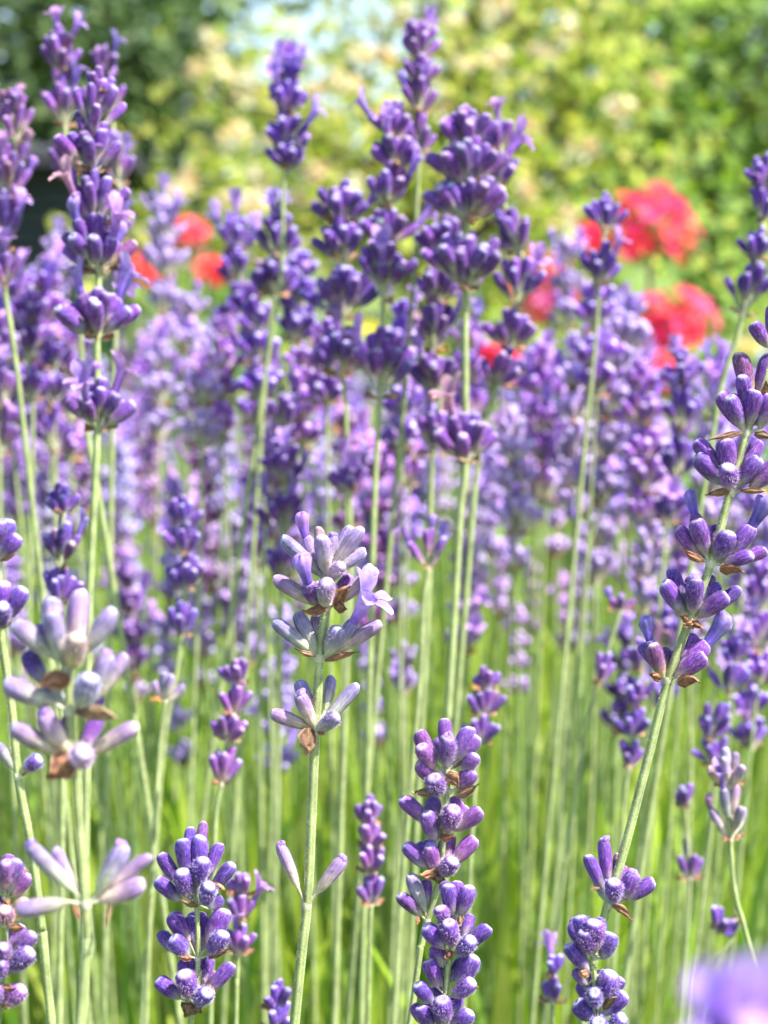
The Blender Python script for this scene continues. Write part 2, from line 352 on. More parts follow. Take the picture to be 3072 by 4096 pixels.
hero('sharp pale lilac lavender stalk in the middle with a violet open floret', .30, 'pale',
     [(1302, 2270), (1303, 2431), (1280, 2631), (1262, 2921), (1245, 3300), (1228, 3621), (1178, 4096)],
     [(T12, (452, 420), [(430, 420, 160, 165, 100, 'b', .5), (400, 400, 320, 155, 90, 'c', -.6), (420, 360, 408, 95, 80, 'b', -2.5), (450, 400, 425, 150, 118, 'b', 3.0),
        (475, 385, 503, 140, 84, 'v', -.5), (485, 370, 622, 92, 100, 'b', -1.5), (495, 370, 688, 98, 92, 'b', .3), (490, 395, 715, 250, 92, 'b', .8), (470, 440, 560, 335, 92, 'b', 4.2)], []),
      (T12, (450, 615), [(385, 600, 335, 455, 108, 'cP', 2.4), (395, 600, 112, 425, 98, 'b', .6), (440, 610, 460, 440, 118, 'b', 4.6), (505, 605, 790, 372, 98, 'b', .3), (500, 560, 610, 425, 90, 'vP', -3.2)],
        [(505, 610, 590, 600, 110), (505, 600, 600, 470, 90), (470, 620, 300, 655, 75)]),
      (T12, (412, 945), [(375, 915, 108, 700, 98, 'b', .4), (388, 905, 265, 650, 102, 'b', -.6), (400, 880, 385, 660, 85, 'b', -3), (465, 920, 543, 745, 120, 'b', 3.2),
        (505, 915, 815, 715, 98, 'b', .2), (530, 900, 640, 700, 92, 'o', 1.2)], [(385, 935, 245, 890, 40), (445, 960, 670, 900, 50)]),
      (T12, (388, 1412), [(345, 1395, 92, 1300, 95, 'b', .3), (375, 1390, 275, 1170, 98, 'v', 1.5), (365, 1280, 275, 1090, 98, 'b', -2.5), (402, 1412, 530, 1315, 106, 'b', 3.5),
        (445, 1370, 662, 1115, 88, 'b', -.3), (460, 1260, 490, 1060, 80, 'b', -3)], [(350, 1400, 340, 1580, 150), (400, 1420, 450, 1440, 40)]),
      (T13, (325, 892), [(268, 770, 150, 485, 84, 'v', .3), (400, 800, 575, 580, 90, 'v', .3)], [])], 46, 1600)

hero('large soft pale lavender stalk at the lower left, four whorls with brown bracts between', .232, 'pale',
     [(270, 2640), (278, 2830), (290, 3060), (305, 3130), (340, 3600), (350, 3800), (318, 4096)],
     [(T02, (440, 1010), [(340, 830, 333, 550, 140, 'b', -2), (400, 985, 335, 640, 140, 'v', 1.8), (490, 930, 515, 500, 140, 'b', -.6), (565, 900, 742, 625, 128, 'b', 0), (340, 930, 85, 715, 140, 'b', .5),
        (480, 1010, 502, 800, 152, 'b', 4.5), (250, 1120, 175, 900, 130, 'bB', -3), (300, 840, 265, 740, 90, 'bB', -4)], [(445, 1060, 250, 1150, 150)]),
      (T02, (455, 1290), [(330, 1230, 20, 1110, 140, 'b', .4), (530, 1260, 590, 1060, 150, 'b', 4.2), (625, 1190, 705, 910, 130, 'v', .8), (655, 1200, 820, 920, 108, 'b', -.6), (400, 1250, 300, 1140, 120, 'bG', -3), (600, 1290, 660, 1190, 90, 'bP', -3)], [(490, 1280, 780, 1330, 110)]),
      (T02, (465, 1600), [(390, 1565, 62, 1390, 130, 'b', .4), (445, 1560, 268, 1290, 130, 'v', 1.5), (545, 1560, 640, 1300, 112, 'bP', -2.5), (610, 1555, 892, 1378, 112, 'b', 0), (535, 1640, 545, 1550, 150, 'b', 5), (400, 1420, 430, 1330, 70, 'bP', -4)], [(480, 1610, 300, 1720, 210)]),
      (T03, (555, 880), [(480, 795, 180, 490, 112, 'v', .4), (500, 800, 350, 515, 86, 'b', -.8), (425, 865, 105, 925, 122, 'b', 1), (645, 810, 810, 500, 130, 'v', .4), (690, 790, 980, 560, 92, 'b', -.8), (660, 860, 940, 745, 130, 'b', 1)], [(470, 890, 520, 1000, 45), (715, 880, 680, 1045, 45)])], 54, 1200, taper=.6)

hero('deep purple lavender at the right edge, leaning on a bare hairy stem', .305, 'purple',
     [(3110, 1380), (2986, 1735), (2918, 1975), (2844, 2252), (2755, 2490), (2668, 2735), (2600, 3000), (2510, 3350), (2430, 3625), (2385, 3800), (2330, 4096)],
     [(T21, (1690, 560), [(1690, 560, 1700, 300, 110, 'b', 0), (1640, 600, 1560, 430, 100, 'b', 1)], []),
      (T21, (1520, 1145), [(1500, 1110, 1340, 885, 112, 'b', .5), (1480, 1110, 1405, 905, 118, 'b', 2.2), (1545, 1080, 1575, 865, 122, 'b', 2), (1520, 900, 1490, 770, 100, 'b', 1), (1560, 840, 1470, 620, 118, 'b', -1), (1640, 1110, 1670, 890, 120, 'b', 1.4), (1625, 860, 1660, 630, 104, 'b', -1)],
        [(1500, 1135, 1265, 1190, 45), (1570, 1150, 1700, 1180, 60), (1640, 920, 1640, 810, 60)]),
      (T21, (1420, 1532), [(1350, 1460, 1190, 1290, 120, 'b', .6), (1330, 1350, 1190, 1190, 112, 'b', -1), (1400, 1390, 1380, 1180, 130, 'b', 1.4), (1400, 1495, 1400, 1360, 122, 'b', 4), (1460, 1480, 1610, 1305, 122, 'b', 1), (1510, 1340, 1610, 1200, 100, 'b', -3), (1590, 1500, 1720, 1340, 120, 'b', 1)],
        [(1410, 1530, 1250, 1545, 60), (1480, 1525, 1660, 1515, 45)]),
      (T22, (1285, 335), [(1180, 265, 1075, 95, 95, 'b', -.8), (1245, 255, 1190, 45, 120, 'b', 1.4), (1240, 140, 1180, 10, 90, 'c', -2.2), (1330, 300, 1415, 125, 130, 'b', 2.4), (1440, 285, 1560, 85, 118, 'c', .4), (1380, 340, 1565, 275, 92, 'b', 2.4), (1510, 320, 1650, 245, 92, 'b', -.6)],
        [(1240, 325, 1100, 245, 60), (1345, 365, 1510, 370, 95)]),
      (T22, (1150, 705), [(1095, 640, 980, 450, 112, 'b', .4), (1110, 570, 1030, 360, 92, 'b', -2.2), (1178, 645, 1192, 425, 120, 'v', 2.4), (1220, 670, 1400, 535, 122, 'b', 1.4), (1370, 620, 1475, 490, 90, 'b', -1.5), (1260, 520, 1302, 415, 70, 'b', -3.5)],
        [(1150, 705, 1090, 680, 70), (1140, 700, 1160, 760, 100), (1160, 715, 1240, 750, 60)]),
      (T22, (1005, 1092), [(968, 1060, 910, 850, 102, 'b', 1), (940, 1000, 890, 830, 90, 'c', -1), (1080, 1055, 1255, 925, 118, 'b', 1.4), (1100, 1020, 1270, 850, 125, 'c', -.6), (1130, 940, 1190, 800, 110, 'b', -2.5)],
        [(965, 1085, 890, 1045, 70), (1070, 1100, 1215, 1075, 105)]),
      (T23, (632, 885), [(588, 775, 485, 560, 86, 'b', .4), (618, 735, 590, 450, 90, 'v', -1), (668, 865, 660, 730, 116, 'b', 4), (730, 840, 800, 675, 112, 'v', 1.2), (775, 845, 925, 730, 100, 'b', .3), (670, 690, 690, 550, 60, 'b', -3)],
        [(650, 890, 795, 970, 62), (570, 775, 490, 790, 22)])], 42, 1800)

hero('blue violet lavender stalk at the lower left of the middle, its bud tips capped white', .285, 'blue',
     [(790, 3500), (788, 3620), (792, 3830), (778, 4010), (762, 4096)],
     [(T03, (1270, 880), [(1190, 620, 1180, 455, 112, 'b', .8), (1280, 630, 1300, 435, 112, 'b', .4), (1140, 710, 1035, 550, 92, 'b', 0), (1375, 630, 1430, 485, 90, 'b', -1.5), (1285, 720, 1322, 585, 112, 'b', 3.2), (1415, 750, 1510, 615, 95, 'b', .2),
        (1205, 825, 1180, 660, 126, 'b', 3), (1130, 855, 1010, 715, 104, 'b', .6), (1345, 885, 1358, 755, 112, 'b', 4), (1395, 930, 1430, 830, 96, 'b', -2), (1200, 520, 1235, 380, 80, 'b', -4), (1300, 470, 1320, 350, 75, 'b', -4)],
        [(1285, 895, 1155, 860, 50), (1300, 745, 1460, 775, 60)]),
      (T03, (1278, 1235), [(1205, 1080, 1105, 940, 112, 'b', -.6), (1190, 1210, 1115, 1095, 116, 'b', 2.6), (1375, 1120, 1465, 915, 130, 'b', -.3), (1385, 1205, 1455, 1065, 120, 'b', 2.2), (1085, 1180, 1040, 1065, 90, 'bP', -3.5), (1310, 1120, 1330, 960, 84, 'b', -4), (1240, 1120, 1245, 930, 80, 'b', -4)],
        [(1240, 1235, 1150, 1225, 50), (1350, 1235, 1500, 1170, 50)]),
      (T03, (1262, 1530), [(1130, 1480, 1015, 1365, 104, 'b', 1), (1215, 1475, 1190, 1325, 130, 'b', 3), (1365, 1435, 1512, 1265, 100, 'bP', -.6), (1285, 1520, 1350, 1450, 112, 'b', 4.4), (1200, 1370, 1185, 1240, 92, 'b', -3), (1325, 1370, 1360, 1230, 92, 'b', -3)],
        [(1250, 1530, 1190, 1610, 130), (1250, 1530, 1300, 1600, 90), (1340, 1400, 1395, 1470, 40)])], 24, 500)

hero('furry blue violet lavender head at the bottom edge beneath the leaning stalk', .285, 'blue',
     [(2370, 3860), (2384, 3980), (2395, 4096)],
     [(T23, (535, 1230), [(470, 1120, 435, 955, 114, 'b', .4), (535, 1170, 530, 990, 132, 'b', 2.4), (610, 1240, 640, 1065, 122, 'b', .8), (500, 1200, 470, 1050, 115, 'b', 2.5)], []),
      (T23, (540, 1350), [(480, 1300, 360, 1140, 112, 'b', .6), (470, 1430, 415, 1300, 92, 'bP', -2)], [(500, 1340, 430, 1330, 60)]),
      (T23, (560, 1560), [(590, 1475, 645, 1320, 142, 'b', 1.4), (675, 1430, 715, 1360, 92, 'b', -.5), (530, 1535, 532, 1450, 104, 'b', 3.4), (610, 1610, 735, 1455, 130, 'b', 1), (520, 1665, 410, 1515, 124, 'b', .8), (680, 1720, 720, 1610, 112, 'b', 1.5), (560, 1760, 560, 1640, 112, 'b', 3)],
        [(590, 1560, 680, 1470, 60)])], 26, 300)

hero('upright purple lavender stalk right of the pale middle one, orange bracts between its whorls', .315, 'mauve',
     [(1782, 3010), (1790, 3130), (1775, 3330), (1755, 3520), (1722, 3640), (1690, 3760), (1640, 4096)],
     [(T12, (1235, 1680), [(1120, 1610, 1050, 1415, 112, 'b', 0), (1222, 1510, 1222, 1335, 94, 'b', -1.6), (1300, 1600, 1395, 1390, 112, 'b', -.5), (1340, 1580, 1440, 1450, 102, 'b', .8), (1232, 1640, 1240, 1450, 112, 'v', 2.5), (1120, 1665, 1065, 1510, 122, 'b', 1.8), (1380, 1690, 1430, 1570, 100, 'b', 1.2)], []),
      (T13, (1250, 150), [(1140, 80, 1050, -45, 112, 'b', .5), (1170, 185, 1150, 55, 126, 'b', 3), (1330, 130, 1410, 10, 122, 'b', 1)], [(1240, 30, 1330, 110, 100), (1150, 170, 1010, 155, 75), (1300, 190, 1450, 115, 75)]),
      (T13, (1200, 440), [(1090, 330, 940, 190, 102, 'b', .4), (1140, 490, 1100, 280, 116, 'b', 1.6), (1245, 390, 1285, 255, 130, 'b', 3), (1320, 390, 1465, 270, 106, 'b', .4), (1150, 300, 1140, 190, 100, 'b', -3), (1275, 280, 1300, 190, 90, 'b', -3)], [(1190, 445, 1300, 450, 60)]),
      (T13, (1190, 690), [(1085, 635, 960, 490, 102, 'b', .3), (1155, 665, 1120, 500, 100, 'v', 1.6), (1215, 700, 1280, 595, 112, 'b', 4), (1290, 600, 1425, 450, 110, 'b', -.3), (1255, 560, 1260, 430, 90, 'b', -3)], [(1190, 690, 1060, 700, 80), (1180, 690, 1170, 750, 100)]),
      (T13, (1110, 990), [(1090, 900, 1000, 685, 96, 'bG', .2), (1060, 950, 920, 820, 92, 'b', .6), (1110, 850, 1100, 720, 84, 'b', -2)], [(1050, 960, 1045, 1030, 30)])], 30, 700)

hero('densely budded purple lavender head at the bottom edge, in front of the upright purple stalk', .298, 'blue',
     [(1840, 3600), (1818, 3750), (1790, 3900), (1775, 4096)],
     [(T13, (1300, 960), [(1265, 950, 1245, 750, 112, 'b', .6), (1340, 945, 1385, 760, 112, 'b', .8), (1300, 860, 1305, 730, 92, 'b', -1.4), (1200, 1000, 1190, 900, 100, 'bP', 1)], [(1320, 960, 1330, 1020, 60)]),
      (T13, (1260, 1190), [(1205, 1160, 1095, 1020, 114, 'b', .4), (1270, 1145, 1245, 990, 118, 'b', 2.8), (1395, 1150, 1515, 1025, 102, 'b', .2), (1335, 1215, 1400, 1105, 114, 'b', 3.2), (1380, 1050, 1390, 950, 90, 'b', -3), (1190, 1330, 1160, 1150, 122, 'bP', -2)], [(1240, 1190, 1270, 1235, 70)]),
      (T13, (1225, 1470), [(1160, 1405, 1110, 1240, 104, 'b', .5), (1335, 1385, 1420, 1215, 132, 'b', 1), (1305, 1490, 1405, 1375, 112, 'b', 2.6), (1180, 1520, 1155, 1430, 92, 'b', -2), (1115, 1550, 1040, 1395, 102, 'b', 0)], [(1390, 1410, 1440, 1415, 30)]),
      (T13, (1215, 1720), [(1225, 1635, 1205, 1490, 124, 'b', 3), (1110, 1680, 1060, 1540, 112, 'b', 1), (1300, 1680, 1395, 1575, 112, 'b', 1), (1290, 1560, 1310, 1470, 95, 'b', -2), (1040, 1640, 1020, 1530, 80, 'bP', -2.5)], [])], 26, 300)

hero('magenta tinged lavender head cut by the left edge at the bottom corner', .27, 'mauve',
     [(20, 3450), (25, 3700), (10, 3950), (-5, 4096)],
     [(T03, (30, 840), [(20, 800, 0, 640, 100, 'b', 0), (80, 790, 110, 590, 110, 'b', 1), (110, 830, 195, 690, 90, 'b', 0), (40, 760, 40, 600, 100, 'b', 2)], [(30, 850, 60, 900, 60)]),
      (T03, (30, 1020), [(50, 1010, 30, 910, 110, 'b', 3), (100, 980, 175, 850, 110, 'bG', .4), (10, 960, -40, 820, 90, 'b', 0)], [(60, 1030, 165, 1040, 70)]),
      (T03, (10, 1290), [(20, 1250, 20, 1150, 100, 'b', 3.4), (110, 1170, 225, 1070, 102, 'b', .2), (60, 1330, 205, 1180, 130, 'b', 1.6), (20, 1380, -10, 1260, 110, 'b', 3), (70, 1130, 110, 1030, 90, 'bP', -2)], []),
      (T03, (0, 1540), [(40, 1540, 150, 1420, 120, 'b', 1), (0, 1520, -40, 1420, 110, 'b', 2)], [(0, 1430, 100, 1420, 60), (10, 1540, 60, 1560, 50)])], 24, 200)

hero('lavender stalk at the left edge with purple buds and a bare curved pale stem', .262, 'blue',
     [(-30, 2060), (-12, 2240), (0, 2500), (45, 2820), (72, 3100), (130, 3420), (165, 3700), (205, 4096)],
     [(T02, (-20, 330), [(-10, 290, 60, 45, 120, 'b', 1), (40, 270, 120, 150, 110, 'b', .4), (0, 200, 10, 50, 110, 'b', 2)], [(0, 320, 115, 262, 40)]),
      (T02, (-10, 755), [(30, 690, 160, 490, 120, 'b', .5), (0, 680, 30, 450, 120, 'b', 1), (15, 740, 20, 600, 110, 'b', 4.4)], [(0, 750, 90, 700, 50)]),
      (T03, (115, 50), [(80, 0, -20, -160, 80, 'bG', .4), (170, 0, 260, -70, 100, 'b', 1.5)], [(140, 50, 190, 10, 25)])], 40, 700)

# ---------------------------------------------------------------- lavender a little behind the sharp ones
def gen_whorl(rng, hw, h, n):
    out = []
    for i in range(n):
        u = ((i + .5) / n) ** .9; az = i * 2.39996 + rng.uniform(-.35, .35)
        rho = hw * (1 - u ** 1.35) * rng.uniform(.70, 1.06) + hw * .08; z = h * (.55 + .48 * u) * rng.uniform(.78, 1.15)
        tip = np.array([rho * math.cos(az), rho * math.sin(az), z])
        d = nrm(tip + np.array([0, 0, h * .16 * (1 - u)])); L = min(rng.uniform(.0055, .0074) * max(1, min(1.2, hw / .0085)), np.linalg.norm(tip) * .95)
        base = tip - d * L; base[:2] *= .8
        out.append((base, tip, rng.uniform(.00108, .00132)))
    return out
def spike(label, depth, pal, whorls, below, detail=1, sw=1.5, group=LG, light=1.0, dens=1.0):
    """whorls: (x, y of the node, half width, height, open florets) in the 1659 px wide view, top first"""
    rng = np.random.default_rng(sum(ord(c) * (i + 1) for i, c in enumerate(label)) % 99991)
    k = pxm(depth) * S
    tx, ty = whorls[0][0], whorls[0][1] - whorls[0][3] * .55
    px = [(tx, ty)] + [(w[0], w[1]) for w in whorls] + below
    pts = [D(x, y, depth) for x, y in px]; pts += to_ground(pts)
    root = thing('lavender_stalk', (pts[-1][0], pts[-1][1], 0), label, 'lavender', group)
    stem_obj(root, pts, sw / 2000, sw / 2000 * .62, 0, rng)
    for wi, (x, y, hw, h, nopen) in enumerate(whorls):
        hw = hw * rng.uniform(.98, 1.16); h = h * (rng.uniform(1.24, 1.52) if wi else 1.05)
        N = D(x, y, depth); ax = nrm(pts[wi] - pts[wi + 1]); F = frame(ax, (0, -1, 0), rng.uniform(0, 6))
        n = int(np.clip(round(12.5 * dens * (hw * k / .0072) ** 1.25), 4, 26))
        bl = gen_whorl(rng, hw * k, h * k, n)
        wsc = min(1.25, max(.8, hw * k / .0072))
        bl = [(F @ b + N, F @ t + N, w * wsc) for b, t, w in bl]
        wo = None; g = MB()
        nopen += int(rng.random() < .35)
        opens = set(rng.choice(n, min(n, nopen), replace=False).tolist()) if nopen else set()
        if detail >= 2:
            wo = whorl_node(root, N, ax, [b for b, _, _ in bl], .0005)
            for b, t, w in bl: place(BUDS_MID[pal][rng.integers(6)], 'bud', wo, b, t - b, w, w, np.linalg.norm(t - b), roll=rng.uniform(0, 6), color=tuple(light * c for c in tint(rng, .30)))
        else:
            tube_geo(g, [-ax * .001, ax * .001], [.0008, .0008], PED, PED, 7)
            for b, t, w in bl:
                L = np.linalg.norm(t - b); bg_ = bud_geo(rng, pal, 12, 0, True); M3 = frame(t - b) @ np.diag([w, w, L])
                g.add(bg_.v[0], bg_.q[0], [], np.clip(bg_.c[0] * (light * (1 + rng.uniform(-.22, .22))), 0, .9), M3, b - N)
                tube_geo(g, [(b - N) * 0, b - N], [.0005, .0004], PED, PED, 5)
            wo = obj('flower_whorl', g.mesh('flower_whorl', M_FAR), root, mat4(np.eye(3), N))
        for i in opens:
            b, t, w = bl[i]; u = nrm(t - b)
            m_, s_ = (OPEN, 1) if rng.random() < .75 else (KNOB, 1.05)
            place(m_[rng.integers(len(m_))], 'corolla', wo, t - u * .0006, u + np.array([0, 0, .25]), *( [.00098 * s_ * wsc] * 3), color=tint(rng, .12))
        for sgn in (-1, 1):
            d = F @ nrm(np.array([sgn * 1.0, rng.uniform(-.6, .6), .25]))
            place(BRACT[rng.integers(7)], 'bract', wo, N + d * .0007, d, .0026 * wsc, .0026 * wsc, .0034 * wsc, up=ax, roll=1.57, color=tint(rng, .15))
    return root

spike('tall purple lavender stalk at the upper left, with paired lilac florets on its lower whorls', .385, 'purple',
      [(213, 205, 40, 55, 0), (198, 300, 68, 90, 0), (203, 372, 75, 78, 0), (207, 488, 75, 88, 4), (213, 590, 80, 90, 3), (210, 732, 88, 80, 3), (210, 930, 76, 80, 3)], [(205, 1050), (194, 1280), (190, 1500)], 2, 1.9)
spike('lavender stalk with a narrow tip just left behind the tall upper left one', .46, 'mauve',
      [(127, 112, 38, 52, 0), (130, 160, 48, 60, 0), (140, 275, 55, 90, 2), (152, 385, 60, 75, 0)], [(158, 420), (170, 600), (185, 900), (235, 1200)], 2, 1.7)
spike('lavender stalk topped by a round lilac floret, right behind the tall upper left one', .50, 'mauve',
      [(225, 165, 38, 60, 1), (240, 250, 45, 70, 4), (258, 400, 40, 70, 3), (255, 520, 40, 60, 2)], [(250, 700), (243, 950), (238, 1250)], 1, 1.7)
spike('lavender spike at the left edge by the grey shed, pink lilac florets low down', .45, 'mauve',
      [(30, 240, 40, 50, 0), (35, 312, 45, 70, 1), (18, 430, 50, 90, 3), (12, 545, 45, 80, 5), (10, 620, 45, 60, 1)], [(30, 750), (60, 1000)], 2, 1.6)
spike('purple lavender at the left below the shed, in front of a dense clump', .52, 'purple',
      [(65, 700, 48, 70, 1), (60, 780, 55, 70, 1), (70, 870, 45, 60, 0)], [(70, 1000), (65, 1250)], 1, 1.6)
spike('lavender at the left edge with blurred lilac florets above the edge buds', .50, 'mauve',
      [(15, 780, 40, 70, 0), (5, 880, 45, 70, 2), (0, 985, 45, 80, 4)], [(0, 1100), (10, 1300)], 1, 1.6)
spike('dark purple lavender between the left edge and the tall upper left stalk', .56, 'blue',
      [(118, 800, 42, 70, 0), (112, 880, 46, 60, 0), (118, 980, 44, 70, 3)], [(120, 1090), (118, 1300)], 1, 1.7)
spike('three whorled purple lavender above the pale lower left head', .40, 'blue',
      [(137, 1110, 48, 60, 0), (130, 1228, 60, 78, 0), (125, 1305, 52, 60, 0)], [(128, 1360), (135, 1700), (128, 2212)], 2, 1.7)
spike('slender purple lavender with a lower pair of buds between the pale left and middle stalks', .45, 'blue',
      [(398, 1135, 45, 60, 0), (400, 1200, 42, 46, 0), (398, 1275, 52, 52, 0), (393, 1375, 46, 52, 0)], [(378, 1470), (355, 1600), (330, 1900)], 2, 1.7)
spike('short lavender with one spread pair of pale buds under the slender purple stalk', .42, 'pale',
      [(357, 1515, 46, 60, 0)], [(345, 1620), (330, 1850), (315, 2212)], 2, 1.5, dens=.5)
spike('pink mauve lavender column left of the middle stem, standing over green leaves', .405, 'mauve',
      [(515, 1480, 42, 62, 0), (505, 1545, 46, 55, 0), (490, 1600, 50, 50, 0), (478, 1695, 48, 66, 0)], [(467, 1760), (462, 1900), (455, 2212)], 2, 1.3)
spike('lavender with frilled open lilac florets against the sky gap at the top', .50, 'blue',
      [(622, 175, 45, 45, 5), (620, 250, 55, 60, 3), (618, 320, 52, 50, 4), (620, 365, 52, 50, 1)], [(612, 420), (606, 600), (560, 900)], 1, 1.6)
spike('lavender crowned by one broad lilac floret, below the frilled one', .52, 'blue',
      [(602, 500, 45, 50, 4), (598, 560, 58, 66, 1), (590, 640, 60, 66, 0)], [(575, 800), (560, 1000)], 1, 1.6)
spike('narrow lavender reaching highest against the yellow green shrub', .48, 'mauve',
      [(900, 95, 42, 56, 1), (905, 130, 46, 50, 0), (903, 180, 50, 52, 0), (905, 245, 50, 60, 2), (905, 330, 40, 60, 1)], [(903, 390), (893, 600), (870, 900), (850, 1100)], 1, 1.6)
spike('lavender stalk with a bead of white spittle under its second whorl', .45, 'purple',
      [(850, 300, 58, 70, 0), (850, 360, 68, 60, 0), (838, 450, 56, 78, 1), (835, 530, 60, 60, 0), (828, 655, 75, 95, 1), (820, 862, 78, 100, 1)], [(818, 900), (808, 1100), (800, 1400)], 2, 1.8)
spike('big dense purple lavender head above the centre, on a long bright straight stem', .43, 'purple',
      [(1010, 320, 76, 80, 0), (1012, 405, 100, 84, 0), (1008, 480, 98, 74, 0), (1005, 628, 98, 96, 0), (1005, 1000, 88, 90, 1)], [(995, 1100), (980, 1350), (968, 1560), (960, 1900)], 2, 2.2, dens=1.1)
spike('bushy purple lavender leaning left behind the big dense head', .47, 'purple',
      [(960, 560, 66, 90, 0), (945, 660, 60, 70, 0), (935, 760, 62, 80, 0), (950, 865, 60, 80, 1), (935, 985, 55, 70, 2)], [(930, 1100), (925, 1300), (900, 1800)], 2, 1.8)
spike('purple lavender in front of the pink geranium, right of the big dense head', .47, 'purple',
      [(1080, 330, 52, 70, 1), (1075, 400, 50, 60, 2), (1125, 545, 52, 70, 0), (1118, 660, 56, 74, 0), (1105, 755, 58, 66, 0), (1075, 830, 50, 60, 0)], [(1050, 900), (1030, 1020), (1010, 1250)], 2, 1.8)
spike('dark purple lavender cluster left of the spittle bearing stalk', .47, 'blue',
      [(735, 480, 62, 84, 0), (745, 560, 66, 70, 2), (740, 690, 76, 92, 0), (742, 815, 70, 80, 1)], [(748, 900), (750, 1100), (745, 1300)], 2, 1.7)
spike('dark blurred lavender right of the orange geranium', .58, 'blue',
      [(505, 545, 48, 80, 1), (515, 620, 46, 60, 0), (545, 700, 60, 70, 0), (555, 790, 54, 66, 0), (548, 920, 50, 60, 0)], [(550, 960), (555, 1200), (560, 1500)], 1, 1.8)
spike('crowded deep blue lavender between the broad lilac floret and the dark cluster', .58, 'blue',
      [(640, 610, 55, 70, 0), (650, 690, 60, 70, 0), (630, 740, 52, 60, 0)], [(620, 850), (610, 1100)], 1, 1.7)
spike('lavender with dangling violet florets up and left of the middle head', .50, 'purple',
      [(612, 935, 52, 90, 0), (615, 1045, 52, 70, 4), (610, 1165, 52, 80, 3), (608, 1250, 46, 60, 1)], [(608, 1350), (600, 1700)], 1, 1.6)
spike('lone whorl with one upright violet floret above the middle head', .46, 'purple',
      [(752, 1058, 52, 56, 3)], [(757, 1100), (755, 1300), (740, 1700)], 2, 1.7, dens=.8)
spike('lavender whorl with a folded floret right of the middle head, below the long bright stem', .43, 'mauve',
      [(925, 1230, 52, 80, 3)], [(915, 1300), (905, 1500), (870, 1900), (850, 2212)], 2, 1.7, dens=.7)
spike('two tiered lavender in front of the largest red geranium', .50, 'blue',
      [(1305, 500, 50, 74, 0), (1292, 618, 54, 66, 1)], [(1290, 690), (1270, 900), (1250, 1100)], 1, 1.7, dens=1.1)
spike('lavender at the right edge before the dark bush, pale stem slanting', .46, 'blue',
      [(1650, 400, 45, 60, 0), (1645, 480, 44, 60, 3), (1635, 560, 46, 50, 0), (1605, 680, 48, 90, 0)], [(1590, 740), (1560, 830), (1530, 1000)], 1, 1.9)
spike('purple lavender with a dark rounded tip below the lower right geranium', .52, 'blue',
      [(1472, 790, 24, 40, 0), (1478, 830, 45, 45, 0), (1470, 930, 55, 70, 4), (1462, 1040, 52, 60, 3), (1440, 1130, 55, 60, 1)], [(1430, 1250), (1400, 1600)], 1, 1.6)
spike('lavender with many small whorls left of the lower right geranium', .58, 'far',
      [(1330, 745, 60, 70, 1), (1320, 830, 62, 66, 1), (1320, 910, 60, 66, 0), (1300, 990, 60, 66, 0), (1300, 1090, 58, 60, 2)], [(1270, 1200), (1240, 1500)], 1, 1.8)
spike('purple lavender right of the middle head, short and standing over grass', .43, 'purple',
      [(1048, 1490, 34, 50, 0), (1045, 1545, 44, 46, 0), (1035, 1605, 42, 50, 0)], [(1030, 1640), (1020, 1800), (1000, 2212)], 2, 1.4)
spike('mauve lavender behind the open pair of buds low on the middle stem', .40, 'mauve',
      [(797, 1780, 38, 60, 0), (797, 1830, 44, 44, 0), (800, 1885, 46, 50, 0), (802, 1955, 40, 50, 0)], [(800, 2010), (795, 2212)], 2, 1.2)
spike('small pale violet lavender above the upright purple stalk', .55, 'far',
      [(872, 1440, 32, 56, 0), (872, 1500, 36, 50, 0)], [(868, 1600), (850, 2000)], 1, 1.4)
spike('mauve lavender half hidden behind the white capped blue violet stalk', .38, 'mauve',
      [(525, 1935, 32, 56, 0), (520, 1985, 36, 46, 0), (515, 2060, 34, 50, 0)], [(512, 2130), (510, 2212)], 2, 1.2)
spike('lavender tip peeping over the bottom edge left of the middle stem', .37, 'blue',
      [(600, 2180, 32, 60, 0), (595, 2230, 40, 50, 0)], [(592, 2300)], 2, 1.3)
spike('small blue lavender by the furry head at the bottom edge', .40, 'blue',
      [(1197, 2110, 26, 56, 0), (1195, 2165, 28, 50, 0)], [(1193, 2250)], 2, 1.2)
spike('greyish faded lavender at the right, below the leaning stalk', .375, 'grey',
      [(1575, 1700, 48, 80, 0), (1578, 1815, 50, 90, 2)], [(1580, 1850), (1590, 1940), (1640, 2130)], 2, 1.5, dens=.8)
spike('purple lavender group member behind the bare hairy stem, leftward', .45, 'blue',
      [(1385, 1450, 45, 70, 0), (1370, 1530, 48, 60, 1), (1365, 1590, 40, 50, 0), (1360, 1660, 36, 50, 0)], [(1350, 1720), (1330, 2000)], 2, 1.5, dens=.8)
spike('purple lavender at the right edge behind the leaning stalk, half open', .46, 'blue',
      [(1585, 1440, 45, 70, 0), (1575, 1500, 50, 60, 1), (1530, 1600, 46, 60, 0), (1545, 1650, 40, 50, 0)], [(1540, 1750), (1500, 2100)], 2, 1.5, dens=.8)
spike('thin lavender with single buds on a slanting stem left of the bare hairy one', .46, 'mauve',
      [(1340, 1320, 30, 40, 0), (1290, 1480, 34, 60, 0)], [(1262, 1600), (1230, 1800), (1190, 2100)], 2, 1.5, dens=.5)
spike('sparse lavender with two bud pairs under the bare hairy stem', .45, 'purple',
      [(1480, 1745, 34, 50, 0), (1490, 1900, 34, 60, 0)], [(1485, 2000), (1470, 2212)], 2, 1.3, dens=.45)
spike('thin lavender with paired buds at the lower right, over the blurred petal', .43, 'blue',
      [(1550, 2010, 34, 56, 0), (1600, 1990, 30, 50, 0)], [(1540, 2100), (1520, 2212)], 2, 1.3, dens=.45)

